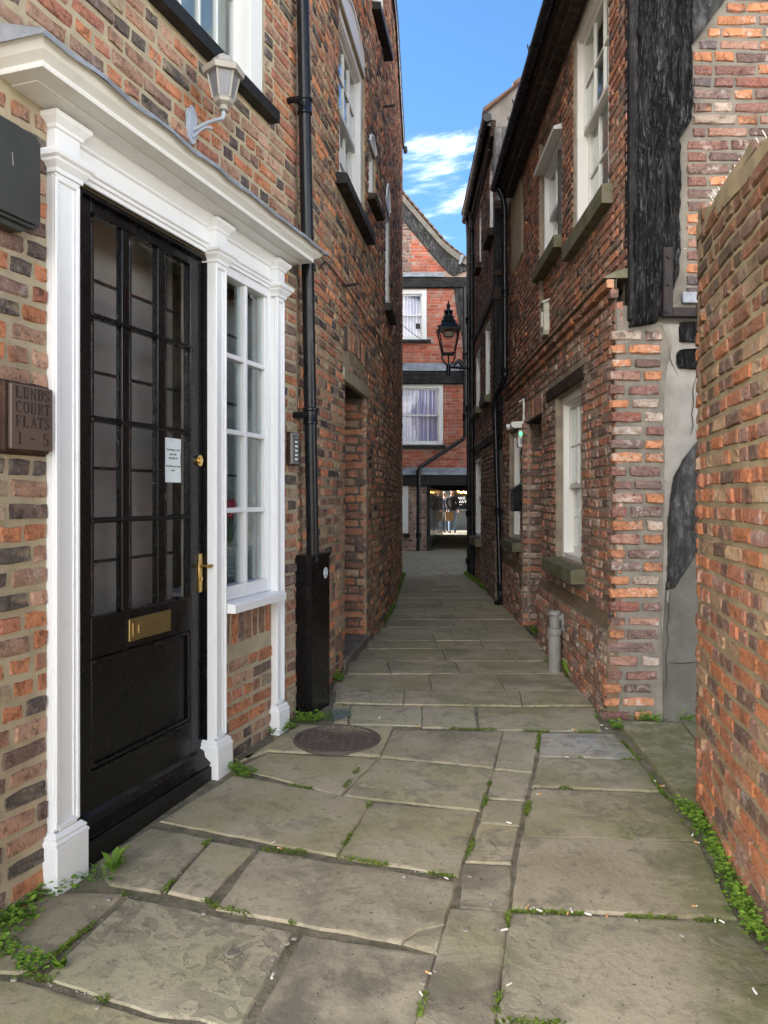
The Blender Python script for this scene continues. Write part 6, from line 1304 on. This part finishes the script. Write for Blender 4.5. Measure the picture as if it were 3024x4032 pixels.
# cigarette butts: one master, copied
def mkbutt(a, b):
    t_ = thing('cigarette_butt', 'x', 'cigarette butt', (0, 0, 0)); k = MB(); k.tube([(-.012, 0, .004), (.0, 0, .004), (.007, .0008, .004)], .0038, 7); k.build('filter', a, t_); k = MB(); k.tube([(.0072, .0008, .004), (.013, .002, .0042)], [.0037, .0034], 7); k.build('paper', b, t_); return t_
ba = mkbutt(M['butt_o'], M['butt_w']); bb_ = mkbutt(M['butt_w'], M['butt_w'])
for i, (x, y) in enumerate(BUTTS):
    src = ba if i % 3 == 0 else bb_; first = i == (0 if src is ba else 1); o = src if first else src.copy()
    if not first:
        COL.objects.link(o)
        for ch in list(src.children):
            q = ch.copy(); COL.objects.link(q); q.parent = o
    o.location = (x, y, gz(y)+.002); o.rotation_euler = (0, 0, R.random()*6.28); s = R.uniform(.75, 1.0); o.scale = (s, s, s)
    w_ = next(t_ for lo, t_ in ((33, 'beside the weeds along the garden wall'), (31, 'on the big bottom flags'), (29, 'along the joint beside the manhole cover'), (27, 'in the joint beside the right-hand kerb flag'), (24, 'near the foot of the oak post house'), (22, 'in the joint below the pale grey flag'), (20, 'by the small right plinth of the sidelight'), (18, 'in the joint in front of the door'), (14, 'in the joints at the bottom centre'), (12, 'by the end of the garden wall'), (3, 'in the long joint below the big right-hand flag'), (0, 'on the narrow strip of small flags')) if i >= lo)
    k_ = 'orange-tipped cigarette butt' if src is ba else 'white cigarette butt'; o['label'] = k_+' '+w_; o['group'] = k_+'s '+w_
m = MB()
for k in range(420):
    x, y = R.uniform(-1.3, 1.5), R.uniform(2.0, 8)
    r = R.uniform(.001, .0035); m.ball((x, y, gz(y)+r*.5), r, 5, 3, .6)
for ln in MOSS_LINES:
    for x, y in along(ln, .02):
        if R.random() < .6: r = R.uniform(.0015, .006); m.ball((x+R.gauss(0, .008), y+R.gauss(0, .008), gz(y)-.008), r, 5, 3, .7)
tag(m.build('grit', M['chip'], kind='stuff'), 'scattered pale grit and crumbs on the paving', 'grit')
for i, (x, y) in enumerate(CHIPS):
    r = .028 if i == 0 else R.uniform(.006, .013); n = 9; k = MB(); pts = [(x+r*R.uniform(.6, 1.1)*math.cos(6.283*q/n), y+r*R.uniform(.6, 1.1)*math.sin(6.283*q/n)) for q in range(n)]
    z = gz(y)+.003; k.add([(a, b, z-.002) for a, b in pts]+[(x+(a-x)*.85, y+(b-y)*.85, z+.004) for a, b in pts], [(q, (q+1) % n, n+(q+1) % n, n+q) for q in range(n)]+[tuple(range(n, 2*n))])
    pl_ = 'at the lower left by the weeds' if x < -.75 else ('on the left front flags' if x < -.2 else ('in the joints at the bottom centre' if x < .25 else 'on the right-hand flags'))
    o = k.build('stone_flake', M['chip'] if i else M['step'], col=True); tag(o, 'pink-grey flake of stone lying on the big front flag' if i == 0 else 'small pale stone flake '+pl_, 'stone flake', None if i == 0 else 'small pale flakes '+pl_)
for i in range(len(CHIPS)): pass
